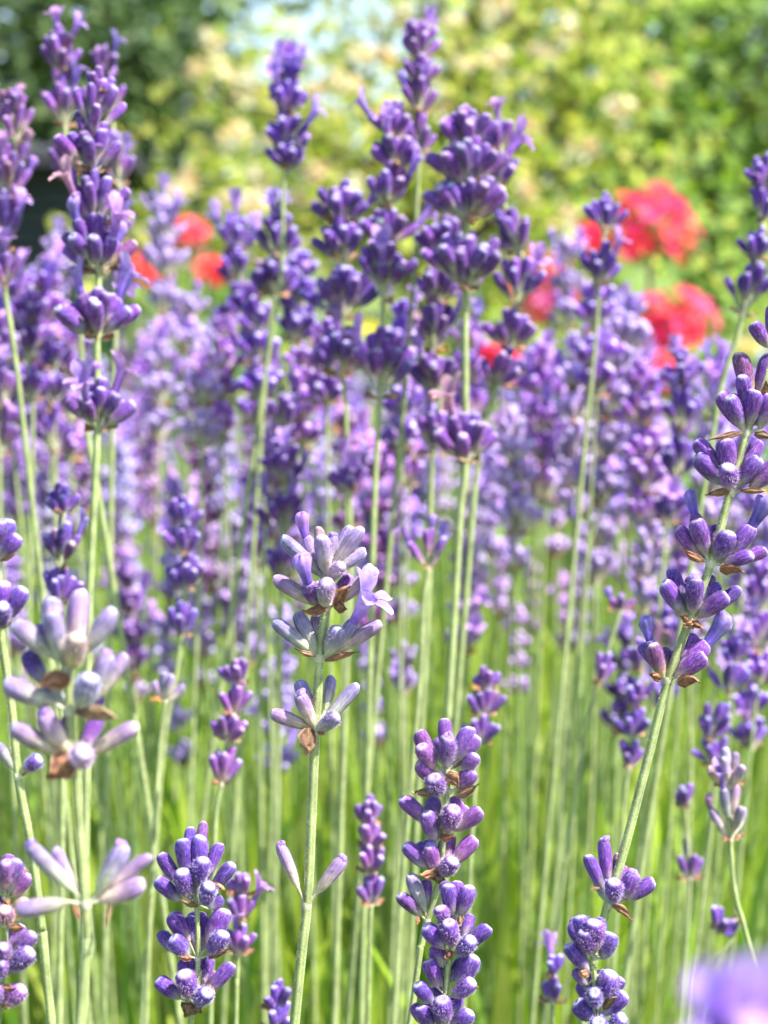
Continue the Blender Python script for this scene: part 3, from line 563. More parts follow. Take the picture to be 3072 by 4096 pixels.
for (x0, y0, dep, lab, ws) in (
        (355, 470, .74, 'pale tall lavender column between the tall upper left stalk and the coral geranium', [(0, 0, 42, 46, 2), (0, 60, 46, 56, 1), (2, 130, 48, 56, 2), (0, 210, 46, 60, 2), (0, 290, 44, 60, 1)]),
        (120, 545, .72, 'pale lilac lavender tip in front of the shed, left of the tall stalk', [(0, 0, 36, 40, 2), (0, 66, 40, 50, 1), (-2, 130, 40, 50, 1)]),
        (410, 690, .76, 'pale lavender below the small coral geranium', [(0, 0, 44, 56, 2), (2, 70, 46, 56, 1), (0, 150, 46, 56, 2), (0, 220, 40, 50, 0)]),
        (345, 800, .70, 'washed lilac lavender right beside the tall upper left stalk', [(0, 0, 44, 60, 3), (0, 76, 46, 56, 2), (0, 150, 44, 50, 1)]),
        (440, 800, .56, 'purple and lilac lavender in the gap left of the dark blurred one', [(0, 0, 46, 66, 0), (0, 80, 50, 60, 1), (-4, 165, 46, 60, 0)]),
        (1225, 570, .78, 'pale pinkish lavender in front of the pink geranium', [(0, 0, 40, 56, 2), (0, 70, 42, 50, 1), (0, 140, 40, 50, 1)]),
        (1365, 690, .62, 'lavender with a square lilac floret on top, left of the wide red geranium', [(0, 0, 30, 46, 3), (0, 60, 46, 56, 1), (0, 130, 48, 60, 1), (0, 210, 46, 60, 0)]),
        (1180, 850, .66, 'pale lilac lavender right of the bud cluster on the big head', [(0, 0, 46, 60, 1), (0, 78, 48, 60, 2), (0, 150, 46, 56, 1), (0, 230, 44, 56, 0)]),
        (1240, 960, .62, 'lilac lavender with a glowing floret near the right middle', [(0, 0, 46, 60, 3), (4, 80, 48, 60, 2), (4, 160, 44, 60, 1)]),
        (1560, 900, .64, 'lilac lavender left of the leaning purple head', [(0, 0, 46, 60, 2), (-4, 80, 50, 60, 1), (-10, 160, 50, 60, 1), (-14, 240, 46, 60, 0)]),
        (1400, 1180, .56, 'mottled lavender between the bare hairy stem and the grass', [(0, 0, 46, 60, 1), (-4, 70, 46, 56, 0), (-10, 145, 44, 56, 0)]),
        (1500, 1290, .52, 'purple lavender just left of the leaning stalk lower whorls', [(0, 0, 44, 56, 1), (-6, 72, 46, 56, 0), (-12, 140, 40, 50, 0)]),
        (1290, 1180, .60, 'fan shaped pale lavender above the slanting thin stalk', [(0, 0, 48, 66, 1), (-4, 80, 46, 60, 0)])):
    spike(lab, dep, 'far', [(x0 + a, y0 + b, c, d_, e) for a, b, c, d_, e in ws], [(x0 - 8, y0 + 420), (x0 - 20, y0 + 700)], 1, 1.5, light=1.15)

for (x0, y0, dep, pal_, lab, nw, hw) in (
        (562, 650, .55, 'blue', 'violet lavender just left of the crowded deep blue one', 4, 52), (655, 800, .55, 'mauve', 'mauve lavender in the gap under the crowded deep blue one', 4, 50), (705, 740, .53, 'purple', 'purple lavender below the dark cluster, left of its stem', 3, 50),
        (868, 700, .53, 'blue', 'deep violet lavender between the two brightest straight stems', 5, 50), (1015, 745, .60, 'mauve', 'mauve lavender behind the bare part of the big head stem', 4, 50), (1165, 800, .62, 'mauve', 'mauve lavender under the pink geranium', 5, 50),
        (880, 930, .55, 'mauve', 'mauve lavender low behind the spittle bearing stalk', 3, 48), (482, 730, .60, 'mauve', 'mauve lavender below the dark blurred one on its left', 4, 50),
        (575, 1010, .56, 'purple', 'purple lavender behind the one with dangling florets', 4, 46), (1110, 950, .60, 'far', 'dusty lavender right of the lowest bud tier of the big head', 4, 50),
        (1390, 850, .56, 'mauve', 'mauve lavender beneath the small orange red geranium', 5, 52), (1535, 830, .60, 'far', 'dusty lavender under the wide red geranium, rightward', 5, 50),
        (1622, 860, .56, 'blue', 'violet lavender right behind the tip of the leaning stalk', 5, 50), (1245, 780, .60, 'far', 'pale violet lavender under the two tiered one', 5, 50),
        (1290, 660, .56, 'purple', 'purple lavender directly beneath the largest red geranium', 4, 52), (1480, 1190, .56, 'mauve', 'mauve lavender left of the leaning stalk, level with its lowest florets', 4, 46),
        (1642, 1260, .50, 'purple', 'purple lavender at the right edge beneath the leaning stalk florets', 4, 46), (1625, 1470, .52, 'blue', 'violet lavender at the right edge over the greyish faded one', 3, 44),
        (48, 650, .56, 'purple', 'purple lavender directly under the shed wall at far left', 5, 54), (98, 630, .57, 'mauve', 'mauve lavender under the shed, right of the purple one', 5, 52),
        (20, 720, .58, 'blue', 'shaded violet lavender filling the left edge clump', 4, 54), (152, 770, .60, 'mauve', 'mauve lavender behind the lower whorls of the tall upper left stalk', 4, 50),
        (1430, 1330, .55, 'blue', 'violet lavender behind the bare hairy stem, rightward and high', 4, 44)):
    r_ = np.random.default_rng(int(x0 * 7 + y0)); wl = []; yy = y0
    for i_ in range(nw):
        wl.append((x0 + r_.uniform(-5, 5), yy, hw * r_.uniform(.85, 1.15) * (.8 if i_ == 0 else 1), 62 * r_.uniform(.85, 1.1), int(r_.integers(0, 3)))); yy += r_.uniform(56, 84)
    lx = (x0 - 830) / 830 * 60
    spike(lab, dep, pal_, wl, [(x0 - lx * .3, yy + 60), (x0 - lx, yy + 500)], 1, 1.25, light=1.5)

# big floret right in front of the lens, bottom right
def near_floret():
    depth = .118
    pts = [D(1605, 2250, depth), D(1592, 2380, depth), D(1580, 2700, depth)]; pts += to_ground(pts)
    root = thing('lavender_stalk', (pts[-1][0], pts[-1][1], 0), 'lavender with one huge blurred pale lilac floret in the bottom right corner', 'lavender', LG)
    stem_obj(root, pts, .0008, .0006, 0)
    N = D(1590, 2420, depth); wo = whorl_node(root, N, np.array([0, 0, 1.0]), [D(1560, 2380, depth), D(1620, 2380, depth)], .0005)
    for (x, y, x2, y2, s, up) in ((1580, 2315, 1556, 2140, .00112, (-.15, .25, 1)), (1645, 2305, 1674, 2122, .0012, (.35, .3, 1))):
        b = D(x, y, depth); t = D(x2, y2, depth - .0025); d = t - b
        place(BUDS['pale'][1], 'bud', wo, b, d, .0010, .0010, np.linalg.norm(d))
        place(OPEN[2], 'corolla', wo, t - nrm(d) * .003, nrm(d) + np.array([0, -1.1, -.25]), s, s, s, up=up, color=(1.5, 1.5, 1.5))
near_floret()
bead = obj('spittle_bead', None, None)
bpy.data.objects.remove(bead)
g = MB(); th = np.arange(14) * 2 * math.pi / 14; ph = np.linspace(.02, math.pi - .02, 10)
V = np.stack([np.sin(ph)[:, None] * np.cos(th), np.sin(ph)[:, None] * np.sin(th), np.cos(ph)[:, None] + 0 * th], -1).reshape(-1, 3)
g.add(V * .0014 * np.array([1, 1, .9]), grid_faces(10, 14), [], (.8, .8, .8))
m = bpy.data.materials.new('froth'); m.use_nodes = True
m.node_tree.nodes['Principled BSDF'].inputs['Base Color'].default_value = (.6, .63, .6, 1); m.node_tree.nodes['Principled BSDF'].inputs['Roughness'].default_value = .15
tag(obj('spittle_bead', g.mesh('spittle_bead', m), None, mat4(np.eye(3), D(824, 477, .448))), 'round white bead of spittle on a lavender stem above the centre', 'spittle bead')

# ---------------------------------------------------------------- the lavender bed behind: single stalks, shared meshes
def far_head(seed, pal, nopen):
    rng = np.random.default_rng(seed); g = MB(); z = 0
    nw = rng.integers(4, 7); gaps = np.sort(rng.uniform(.007, .0125, nw - 1))[::-1]
    for w in range(nw):
        hw = np.interp(w, [0, nw - 1], [.0072, .0045]) * rng.uniform(.85, 1.15); h = .0085 * rng.uniform(.85, 1.2)
        bl = gen_whorl(rng, hw, h, int(rng.integers(9, 13)))
        for i, (b, t, wd) in enumerate(bl):
            bgm = bud_geo(rng, pal, 8, 0, True); L = np.linalg.norm(t - b)
            g.add(bgm.v[0], bgm.q[0], [], np.clip(bgm.c[0] * (1 + rng.uniform(-.3, .3)), 0, .9), frame(t - b) @ np.diag([wd, wd, L]), b + np.array([0, 0, z]))
            if rng.random() < nopen:
                og = open_geo(rng); M3 = frame(t - b + np.array([0, 0, .002])) * .0010
                for v, q, c in zip(og.v, og.q, og.c): g.add(v, [], [], c, M3, t + np.array([0, 0, z]))
                off = g.n - og.n
                for q in og.q: g.q.append(q + off)
        if w < nw - 1: z += gaps[w]
    tube_geo(g, [[0, 0, -.012], [0, 0, 0], [0, 0, z + .003]], [.0008, .0007, .0005], STEM_C, STEM_L, 6)
    tube_geo(g, [[-.0025, 0, .0006], [0, 0, -.0008], [.0025, 0, .0006]], [.0009, .0011, .0009], (.36, .18, .10), (.36, .18, .10), 6)
    return g.mesh('flower_head', M_FAR), z
def far_stem(seed):
    rng = np.random.default_rng(seed); b = rng.uniform(-.03, .03, 2)
    z = np.linspace(0, 1, 9); p = np.stack([b[0] * np.sin(z * 3.1), b[1] * np.sin(z * 3.1), z], 1)
    g = MB(); tube_geo(g, p * np.array([1, 1, 1]), .0034, STEM_C, STEM_L, 6); return g.mesh('stem', M_STEM)
HEADS = [far_head(200 + i, ('far', 'far', 'mauve', 'far', 'far', 'purple')[i % 6], (.18, .05, .08, .3, .02, .12)[i % 6]) for i in range(12)]
def stem_mesh(seed, h, r=.00072, bend=.03):
    rng = np.random.default_rng(seed); b = rng.uniform(-bend, bend, 2)
    z = np.linspace(0, 1, 8); p = np.stack([b[0] * h * np.sin(z * 3.1), b[1] * h * np.sin(z * 3.1), z * h], 1)
    g = MB(); tube_geo(g, p, r, (.16, .28, .04), (.22, .32, .07), 6); return g.mesh('stem', M_STEM)
STEMS = [(h, stem_mesh(700 + i, h)) for i, h in enumerate(np.linspace(.36, .60, 13))]
ZONES = [(.62, .85, 'lavender stalk in the blurred mass just behind the sharp ones', 'softly blurred lavender stalks behind the sharp ones'),
         (.85, 1.15, 'hazy lavender stalk in the middle of the bed', 'hazy lavender stalks in the middle of the bed'),
         (1.15, 1.75, 'pale washed out lavender stalk at the far side of the bed', 'pale washed out lavender stalks at the far side of the bed')]
rng = np.random.default_rng(5)
frng = np.random.default_rng(77)
NFAR = 196
for i in range(NFAR):
    y = .60 + 1.15 * ((i + frng.random()) / NFAR) ** 1.15
    u = frng.uniform(-1.12, 1.12); x = u * TAN * y
    zl, zg = [(l, g_) for a, b, l, g_ in ZONES if a <= y + .021 <= b + .03][0]
    hh, sm = STEMS[frng.integers(len(STEMS))]
    top = CAM_H - (.035 + .06 * frng.random() ** .8) * (1 + .35 * (y - .6)) - (.03 if frng.random() < .25 else 0)
    if u > .35: top -= .012
    if frng.random() < .34: top -= frng.uniform(.015, .055)
    hm, zz = HEADS[frng.integers(12)]
    sc = (top - zz) / hh
    root = thing('lavender_stalk', (x, y, 0), zl, 'lavender', zg)
    la = .13 * u + frng.normal(0, .04); x -= math.tan(la) * top
    tilt = Matrix.Translation(Vector((x, y, 0))) @ Matrix.Rotation(la, 4, 'Y') @ Matrix.Rotation(frng.uniform(0, 6.28), 4, 'Z') @ Matrix.Rotation(frng.normal(0, .05), 4, 'X')
    WM[root] = tilt; root.matrix_basis = tilt
    obj('stem', sm, root, tilt @ Matrix.Diagonal((1, 1, sc, 1)))
    k = frng.uniform(.9, 1.15)
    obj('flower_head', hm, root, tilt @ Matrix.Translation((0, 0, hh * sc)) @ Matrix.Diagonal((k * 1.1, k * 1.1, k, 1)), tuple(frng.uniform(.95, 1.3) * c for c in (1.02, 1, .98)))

for (X, Y) in ((960, 1050), (1060, 1085), (1110, 1150), (1160, 1060), (1200, 1120), (1250, 1215), (1080, 1270), (1150, 1300), (1290, 1075), (1010, 1170), (1420, 1120), (1340, 1165), (1120, 1420), (1215, 1330),
               (440, 1090), (560, 1150), (270, 1110), (330, 1010), (700, 1090), (860, 1120), (250, 1190), (480, 1030), (1550, 1150), (1600, 1230)):
    d_ = frng.uniform(.66, .92); C = D(X, Y, d_); hh, sm = STEMS[frng.integers(len(STEMS))]; hm, zz = HEADS[(0, 1, 3, 4, 6, 7)[frng.integers(6)]]
    root = thing('lavender_stalk', (C[0], C[1], 0), 'short pale lavender stalk whose small head stands low against the sunlit leaves', 'lavender', 'short pale lavender stalks low in the bed')
    tl = Matrix.Translation(Vector((C[0], C[1], 0))) @ Matrix.Rotation(frng.uniform(0, 6.28), 4, 'Z'); WM[root] = tl; root.matrix_basis = tl
    obj('stem', sm, root, tl @ Matrix.Diagonal((1, 1, (C[2] - zz * .5) / hh, 1)))
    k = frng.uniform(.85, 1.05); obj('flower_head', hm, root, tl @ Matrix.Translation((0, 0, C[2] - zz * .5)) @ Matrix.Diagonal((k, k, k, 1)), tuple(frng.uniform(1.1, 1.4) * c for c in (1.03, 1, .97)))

# ---------------------------------------------------------------- lavender foliage: countless narrow leaves
def blades(name, n, seed, ylo, yhi, zfun, length, width, cols, spread, mat=M_BLADE):
    rng = np.random.default_rng(seed)
    y = ylo + (yhi - ylo) * rng.random(n) ** 1.1; x = rng.uniform(-1.25, 1.25, n) * TAN * y + rng.normal(0, .02, n)
    z0 = zfun(rng, n, y); L = length * rng.uniform(.6, 1.25, n); a = rng.uniform(0, 2 * math.pi, n); s = np.abs(rng.normal(0, spread, n))
    w = width * rng.uniform(.7, 1.2, n); b2 = rng.uniform(-.35, .5, n)
    V = []; side = np.stack([-np.sin(a), np.cos(a), np.zeros(n)], 1)
    tw = rng.uniform(-1, 1, n); side = side * np.cos(tw)[:, None] + np.stack([np.cos(a), np.sin(a), np.zeros(n)], 1) * np.sin(tw)[:, None]
    for f, wf in ((0, .5), (.35, 1), (.7, .85), (1, .06)):
        ang = s + b2 * f * .5; rad = L * f * np.sin(ang); zz = z0 + L * f * np.cos(ang); lean = .22 * x / (TAN * y) * L * f
        c = np.stack([x + rad * np.cos(a) + lean, y + rad * np.sin(a), zz], 1)
        V += [c - side * (w * wf / 2)[:, None], c + side * (w * wf / 2)[:, None]]
    V = np.stack(V, 1).reshape(-1, 3); o = np.arange(n)[:, None, None] * 8
    q = (o + np.array([[0, 1, 3, 2], [2, 3, 5, 4], [4, 5, 7, 6]])[None]).reshape(-1, 4)
    cc = np.asarray(cols)[rng.integers(len(cols), size=n)] * rng.uniform(.7, 1.25, n)[:, None]
    g = MB(); g.add(V, q, [], np.repeat(cc, 8, 0))
    return tag(obj(name, g.mesh(name, mat)), kind='stuff')
GREENS = [(.27, .40, .03), (.34, .45, .045), (.17, .31, .03), (.38, .46, .07), (.29, .38, .10)]
tag(blades('lavender_foliage', 22000, 3, .50, 1.9, lambda r, n, y: r.uniform(0, .27, n), .16, .0050, GREENS, .42), 'dense narrow green leaves filling the bed below the flowers', 'foliage')
def flower_stems():                          # bare green shoots standing among the leaves, past counting
    rng = np.random.default_rng(12); n = 450
    y = .56 + 1.1 * rng.random(n); x = rng.uniform(-1.25, 1.25, n) * TAN * y; h = rng.uniform(.30, .47, n)
    lean = rng.normal(0, .07, (n, 2)); V = []
    for f in (0, .5, 1):
        c = np.stack([x + lean[:, 0] * h * f * f, y + lean[:, 1] * h * f * f, h * f], 1); r = .0009 * (1 - .3 * f)
        for k in range(4): V.append(c + np.array([math.cos(k * 1.5708 + .4), math.sin(k * 1.5708 + .4), 0]) * r)
    V = np.stack(V, 1).reshape(-1, 3); o = np.arange(n)[:, None, None] * 12
    F = np.array([[r * 4 + k, r * 4 + (k + 1) % 4, r * 4 + 4 + (k + 1) % 4, r * 4 + 4 + k] for r in (0, 1) for k in range(4)])
    cc = np.asarray([(.22, .33, .07), (.19, .32, .05), (.28, .36, .11), (.14, .24, .04)])[rng.integers(4, size=n)] * rng.uniform(.75, 1.15, n)[:, None]
    g = MB(); g.add(V, (o + F[None]).reshape(-1, 4), [], np.repeat(cc, 12, 0))
    tag(obj('lavender_shoots', g.mesh('lavender_shoots', M_STEM)), 'countless thin pale green shoots rising between the lavender leaves', 'shoots', None, 'stuff')
flower_stems()

# ---------------------------------------------------------------- ground
def ground():
    m = bpy.data.materials.new('garden_soil_and_lawn'); m.use_nodes = True; n = m.node_tree.nodes; l = m.node_tree.links
    b = n['Principled BSDF']; geo = n.new('ShaderNodeNewGeometry'); nz = n.new('ShaderNodeTexNoise')
    nz.inputs['Scale'].default_value = 9; nz.inputs['Detail'].default_value = 6; l.new(geo.outputs['Position'], nz.inputs['Vector'])
    rp = n.new('ShaderNodeValToRGB'); rp.color_ramp.elements[0].color = (.05, .075, .02, 1); rp.color_ramp.elements[1].color = (.14, .20, .04, 1)
    rp.color_ramp.elements[0].position = .35; rp.color_ramp.elements[1].position = .65
    l.new(nz.outputs['Fac'], rp.inputs[0]); l.new(rp.outputs[0], b.inputs['Base Color']); b.inputs['Roughness'].default_value = .9
    me = bpy.data.meshes.new('ground'); k = 150
    me.from_pydata([(-k, -k, 0), (k, -k, 0), (k, k, 0), (-k, k, 0)], [], [(0, 1, 2, 3)]); me.materials.append(m)
    tag(obj('ground', me), 'green garden ground under the flower beds', 'ground', None, 'structure')
ground()

# ---------------------------------------------------------------- shrubs and trees
def leaf_cloud(lumps, per, size, cols, seed, shell=.55, droop=.2):
    """lumps: (centre, radius xyz); leaves sit in small sprays through each lump, denser towards its skin"""
    rng = np.random.default_rng(seed); P0 = []
    for c, r in lumps:
        r = np.asarray(r) if np.ndim(r) else np.array([r] * 3)
        n = int(per * (r.prod() ** (2 / 3)) / .1); ns = max(3, n // 14)
        d = rng.normal(size=(ns, 3)); d /= np.linalg.norm(d, axis=1)[:, None]
        rad = (shell + (1.06 - shell) * rng.random(ns) ** .6)
        s = np.asarray(c) + d * rad[:, None] * r
        P0.append((s[:, None, :] + rng.normal(0, size * 1.5, (ns, 14, 3))).reshape(-1, 3))
    p = np.concatenate(P0); n = len(p)
    a = rng.normal(size=(n, 3)); a[:, 2] -= droop; a /= np.linalg.norm(a, axis=1)[:, None]
    b = np.cross(a, rng.normal(size=(n, 3))); b /= np.linalg.norm(b, axis=1)[:, None]; nn = np.cross(a, b)
    k = (nn @ np.array([.35, -.45, .8])) < 0; nn[k] *= -1; b[k] *= -1
    nn = nn + np.array([.30, -.45, .60]) * rng.uniform(.2, 1.6, n)[:, None]; nn /= np.linalg.norm(nn, axis=1)[:, None]
    a = a - (a * nn).sum(1)[:, None] * nn; a /= np.linalg.norm(a, axis=1)[:, None]; b = np.cross(nn, a)
    L = size * rng.uniform(.7, 1.3, n)[:, None]; w = L * .32
    V = np.stack([p, p + a * L * .4 - b * w + nn * L * .06, p + a * L * .45, p + a * L * .4 + b * w + nn * L * .06, p + a * L], 1).reshape(-1, 3)
    o = np.arange(n)[:, None, None] * 5
    q = (o + np.array([[0, 1, 4, 2], [0, 2, 4, 3]])[None]).reshape(-1, 4)
    cc = np.asarray(cols)[rng.integers(len(cols), size=n)] * rng.uniform(.65, 1.3, n)[:, None]
    g = MB(); g.add(V, q, [], np.repeat(cc, 5, 0)); return g, p
def limbs(base, tips, r0, col, seed):
    rng = np.random.default_rng(seed); g = MB(); base = np.asarray(base, float)
    for t in tips:
        t = np.asarray(t, float); v = t - base
        p = [base + v * f + np.array([rng.normal(0, .04), rng.normal(0, .04), .18 * np.linalg.norm(v) * math.sin(f * 3.14) * .5]) * (0 < f < 1) for f in (0, .25, .5, .75, 1)]
        tube_geo(g, smooth_path(p, 4), np.linspace(r0, r0 * .22, 17), col, col, 8, .05, .1)
    return g
def woody(name, label, cat, base, trunk_top, lumps, per, size, cols, seed, r0, bark=(.10, .075, .05), group=None, shell=.5):
    base = np.asarray(base, float); root = thing(name, base, label, cat, group)
    g = MB(); tt = np.asarray(trunk_top, float)
    tube_geo(g, smooth_path([base, base * .5 + tt * .5 + np.array([.05, 0, 0]), tt], 5) - base, np.linspace(r0 * 1.3, r0 * .8, 11), bark, bark, 10, .05, .15)
    tr = obj('trunk', g.mesh('trunk', M_BARK), root, WM[root])
    g = limbs(tt - tt, [np.asarray(c) - tt for c, _ in lumps], r0 * .7, bark, seed)
    obj('limbs', g.mesh('limbs', M_BARK), tr, mat4(np.eye(3), tt))
    g, p = leaf_cloud([(np.asarray(c) - base, r) for c, r in lumps], per, size, cols, seed, shell)
    obj('crown', g.mesh('crown', M_LEAF, False), root, WM[root]); return root, p + base

def L3(x, y, d, r): return (D(x, y, d), r)
DARK = [(.08, .14, .04), (.11, .18, .05), (.065, .12, .045), (.14, .21, .06)]
LIME = [(.40, .45, .055), (.48, .50, .08), (.32, .41, .05), (.52, .48, .12), (.24, .34, .04)]
MIDG = [(.17, .28, .05), (.23, .36, .06), (.13, .23, .05), (.30, .41, .07)]
c0 = D(120, 560, 9.0)
woody('broad_tree', 'tall dark green tree filling the upper left, sky showing through its leaves', 'tree', (c0[0], c0[1], 0), D(130, 300, 9.0),
      [L3(60, 60, 9, (.75, .6, .6)), L3(250, -60, 9.2, (.8, .6, .6)), L3(310, 130, 8.8, (.42, .5, .5)), L3(200, 260, 8.8, (.6, .5, .5)), L3(30, 300, 8.6, (.5, .5, .45)),
       L3(-150, 120, 9, (.6, .5, .9)), L3(360, 20, 9, (.34, .4, .4)), L3(380, 300, 9.3, (.45, .5, .5)), L3(-20, -250, 9.3, (1.2, .8, .7)), L3(330, 430, 9.4, (.5, .5, .4)), L3(150, 450, 10.2, (.7, .5, .5))], 300, .09, DARK, 41, .11)
c0 = D(900, 560, 4.2)
shrub, sp = woody('honeysuckle_shrub', 'large sunlit yellow green shrub dotted with cream blossoms, behind the flower bed', 'shrub', (c0[0], c0[1], 0), D(900, 600, 4.2),
      [L3(900, 130, 4.2, (.38, .3, .32)), L3(760, 330, 4.0, (.34, .3, .3)), L3(1080, 330, 4.1, (.36, .3, .3)), L3(1130, 60, 4.3, (.32, .3, .3)), L3(560, 330, 4.1, (.2, .2, .22)), L3(480, 430, 4.0, (.17, .18, .16)), L3(455, 190, 4.3, (.08, .10, .09)),
       L3(580, 480, 3.9, (.3, .25, .22)), L3(900, 560, 3.9, (.42, .3, .3)), L3(1250, 480, 4.1, (.3, .25, .25)), L3(800, 140, 4.3, (.15, .15, .16)), L3(910, -60, 4.4, (.25, .25, .24)), L3(1000, -120, 4.4, (.34, .3, .3)), L3(1270, 200, 4.3, (.26, .24, .26)), L3(1200, -80, 4.5, (.2, .2, .16)), L3(640, 250, 4.4, (.10, .1, .09)), L3(560, 235, 4.5, (.10, .1, .08)), L3(500, 200, 4.5, (.08, .1, .08)), L3(720, 150, 4.4, (.06, .08, .08))],
      420, .042, LIME, 42, .045, shell=.45)
c0 = D(1560, 600, 4.9)
woody('bay_bush', 'dark mid green bush at the upper right behind the red geraniums', 'bush', (c0[0], c0[1], 0), D(1560, 620, 4.9),
      [L3(1560, 120, 4.9, (.36, .3, .30)), L3(1480, 330, 4.9, (.32, .3, .3)), L3(1650, 360, 4.8, (.3, .3, .3)), L3(1450, 90, 5.0, (.16, .2, .2)), L3(1590, 560, 4.6, (.4, .3, .28)), L3(1420, 560, 4.5, (.36, .3, .26)), L3(1760, 120, 4.9, (.3, .3, .4)), L3(1540, -90, 5, (.28, .3, .2)), L3(1300, 620, 4.4, (.3, .3, .2)), L3(1640, 60, 5.2, (.4, .3, .3)), L3(1640, 250, 5.2, (.4, .3, .3)), L3(1480, 200, 5.2, (.22, .3, .25))], 400, .055, MIDG, 43, .05)
c0 = D(1330, 560, 8.5)
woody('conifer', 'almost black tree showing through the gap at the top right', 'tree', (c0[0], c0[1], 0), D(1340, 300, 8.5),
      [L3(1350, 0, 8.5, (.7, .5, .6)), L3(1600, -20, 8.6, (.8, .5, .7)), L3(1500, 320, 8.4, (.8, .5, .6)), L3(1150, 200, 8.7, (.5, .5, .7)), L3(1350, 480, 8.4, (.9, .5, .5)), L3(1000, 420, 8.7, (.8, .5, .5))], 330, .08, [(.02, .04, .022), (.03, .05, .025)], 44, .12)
# cream blossoms on the yellow green shrub
brng = np.random.default_rng(8)
SPOTS = [(480, 155), (460, 90), (430, 165), (780, 130), (740, 195), (690, 215), (690, 385), (510, 440), (545, 455), (480, 440), (600, 300), (1075, 25), (1060, 20), (1000, 150), (1145, 270), (1230, 60), (1420, 180), (1340, 250), (1075, 145),
         (930, 160), (820, 140), (1040, 400), (1230, 480), (420, 390), (380, 430), (500, 300), (870, 30), (980, 60), (1140, 420), (760, 420), (1170, 130), (880, 330), (1250, 330), (540, 190), (560, 390), (820, 250), (650, 430), (1020, 270), (950, 230)]
def blossom_mesh(seed):
    r = np.random.default_rng(seed); g = MB()
    for k in range(9):                       # a head of narrow two-lipped trumpets
        d = nrm(r.normal(size=3) + np.array([0, -.5, .4])); F = frame(d, (0, 0, 1), r.uniform(0, 6))
        col = np.array([(.78, .66, .34), (.80, .74, .52), (.74, .52, .26)][r.integers(3)])
        tube_geo(g, [d * .004, d * .016, d * .026], [.0022, .0025, .0042], col, col, 6, 0, 0)
        for s in range(4):
            a = s * 1.57; e = F @ np.array([math.cos(a), math.sin(a), .5]); f = F @ np.array([-math.sin(a), math.cos(a), 0])
            o = d * .025; g.add([o - f * .003, o + f * .003, o + e * .010 + f * .0045, o + e * .016, o + e * .010 - f * .0045], [[0, 1, 2, 4]], [[4, 2, 3]], col)
    return g.mesh('blossom', M_CREAM)
BLO = [blossom_mesh(i) for i in range(6)]
for x, y in SPOTS:
    q = D(x + brng.uniform(-6, 6), y + brng.uniform(-6, 6), 4.0)
    ray = nrm(q - CAMP); near = sp[np.linalg.norm(np.cross(sp - CAMP, ray), axis=1) < .05]
    if not len(near): continue
    dep = min(((near - CAMP) @ ray).min() - .03, 4.6) if len(near) else 4.0
    k = brng.uniform(.8, 1.25)
    obj('blossom', BLO[brng.integers(6)], shrub, Matrix.Translation(Vector(CAMP + ray * dep)) @ Matrix.Rotation(brng.uniform(-.6, .6), 4, 'Y') @ Matrix.Scale(k, 4))

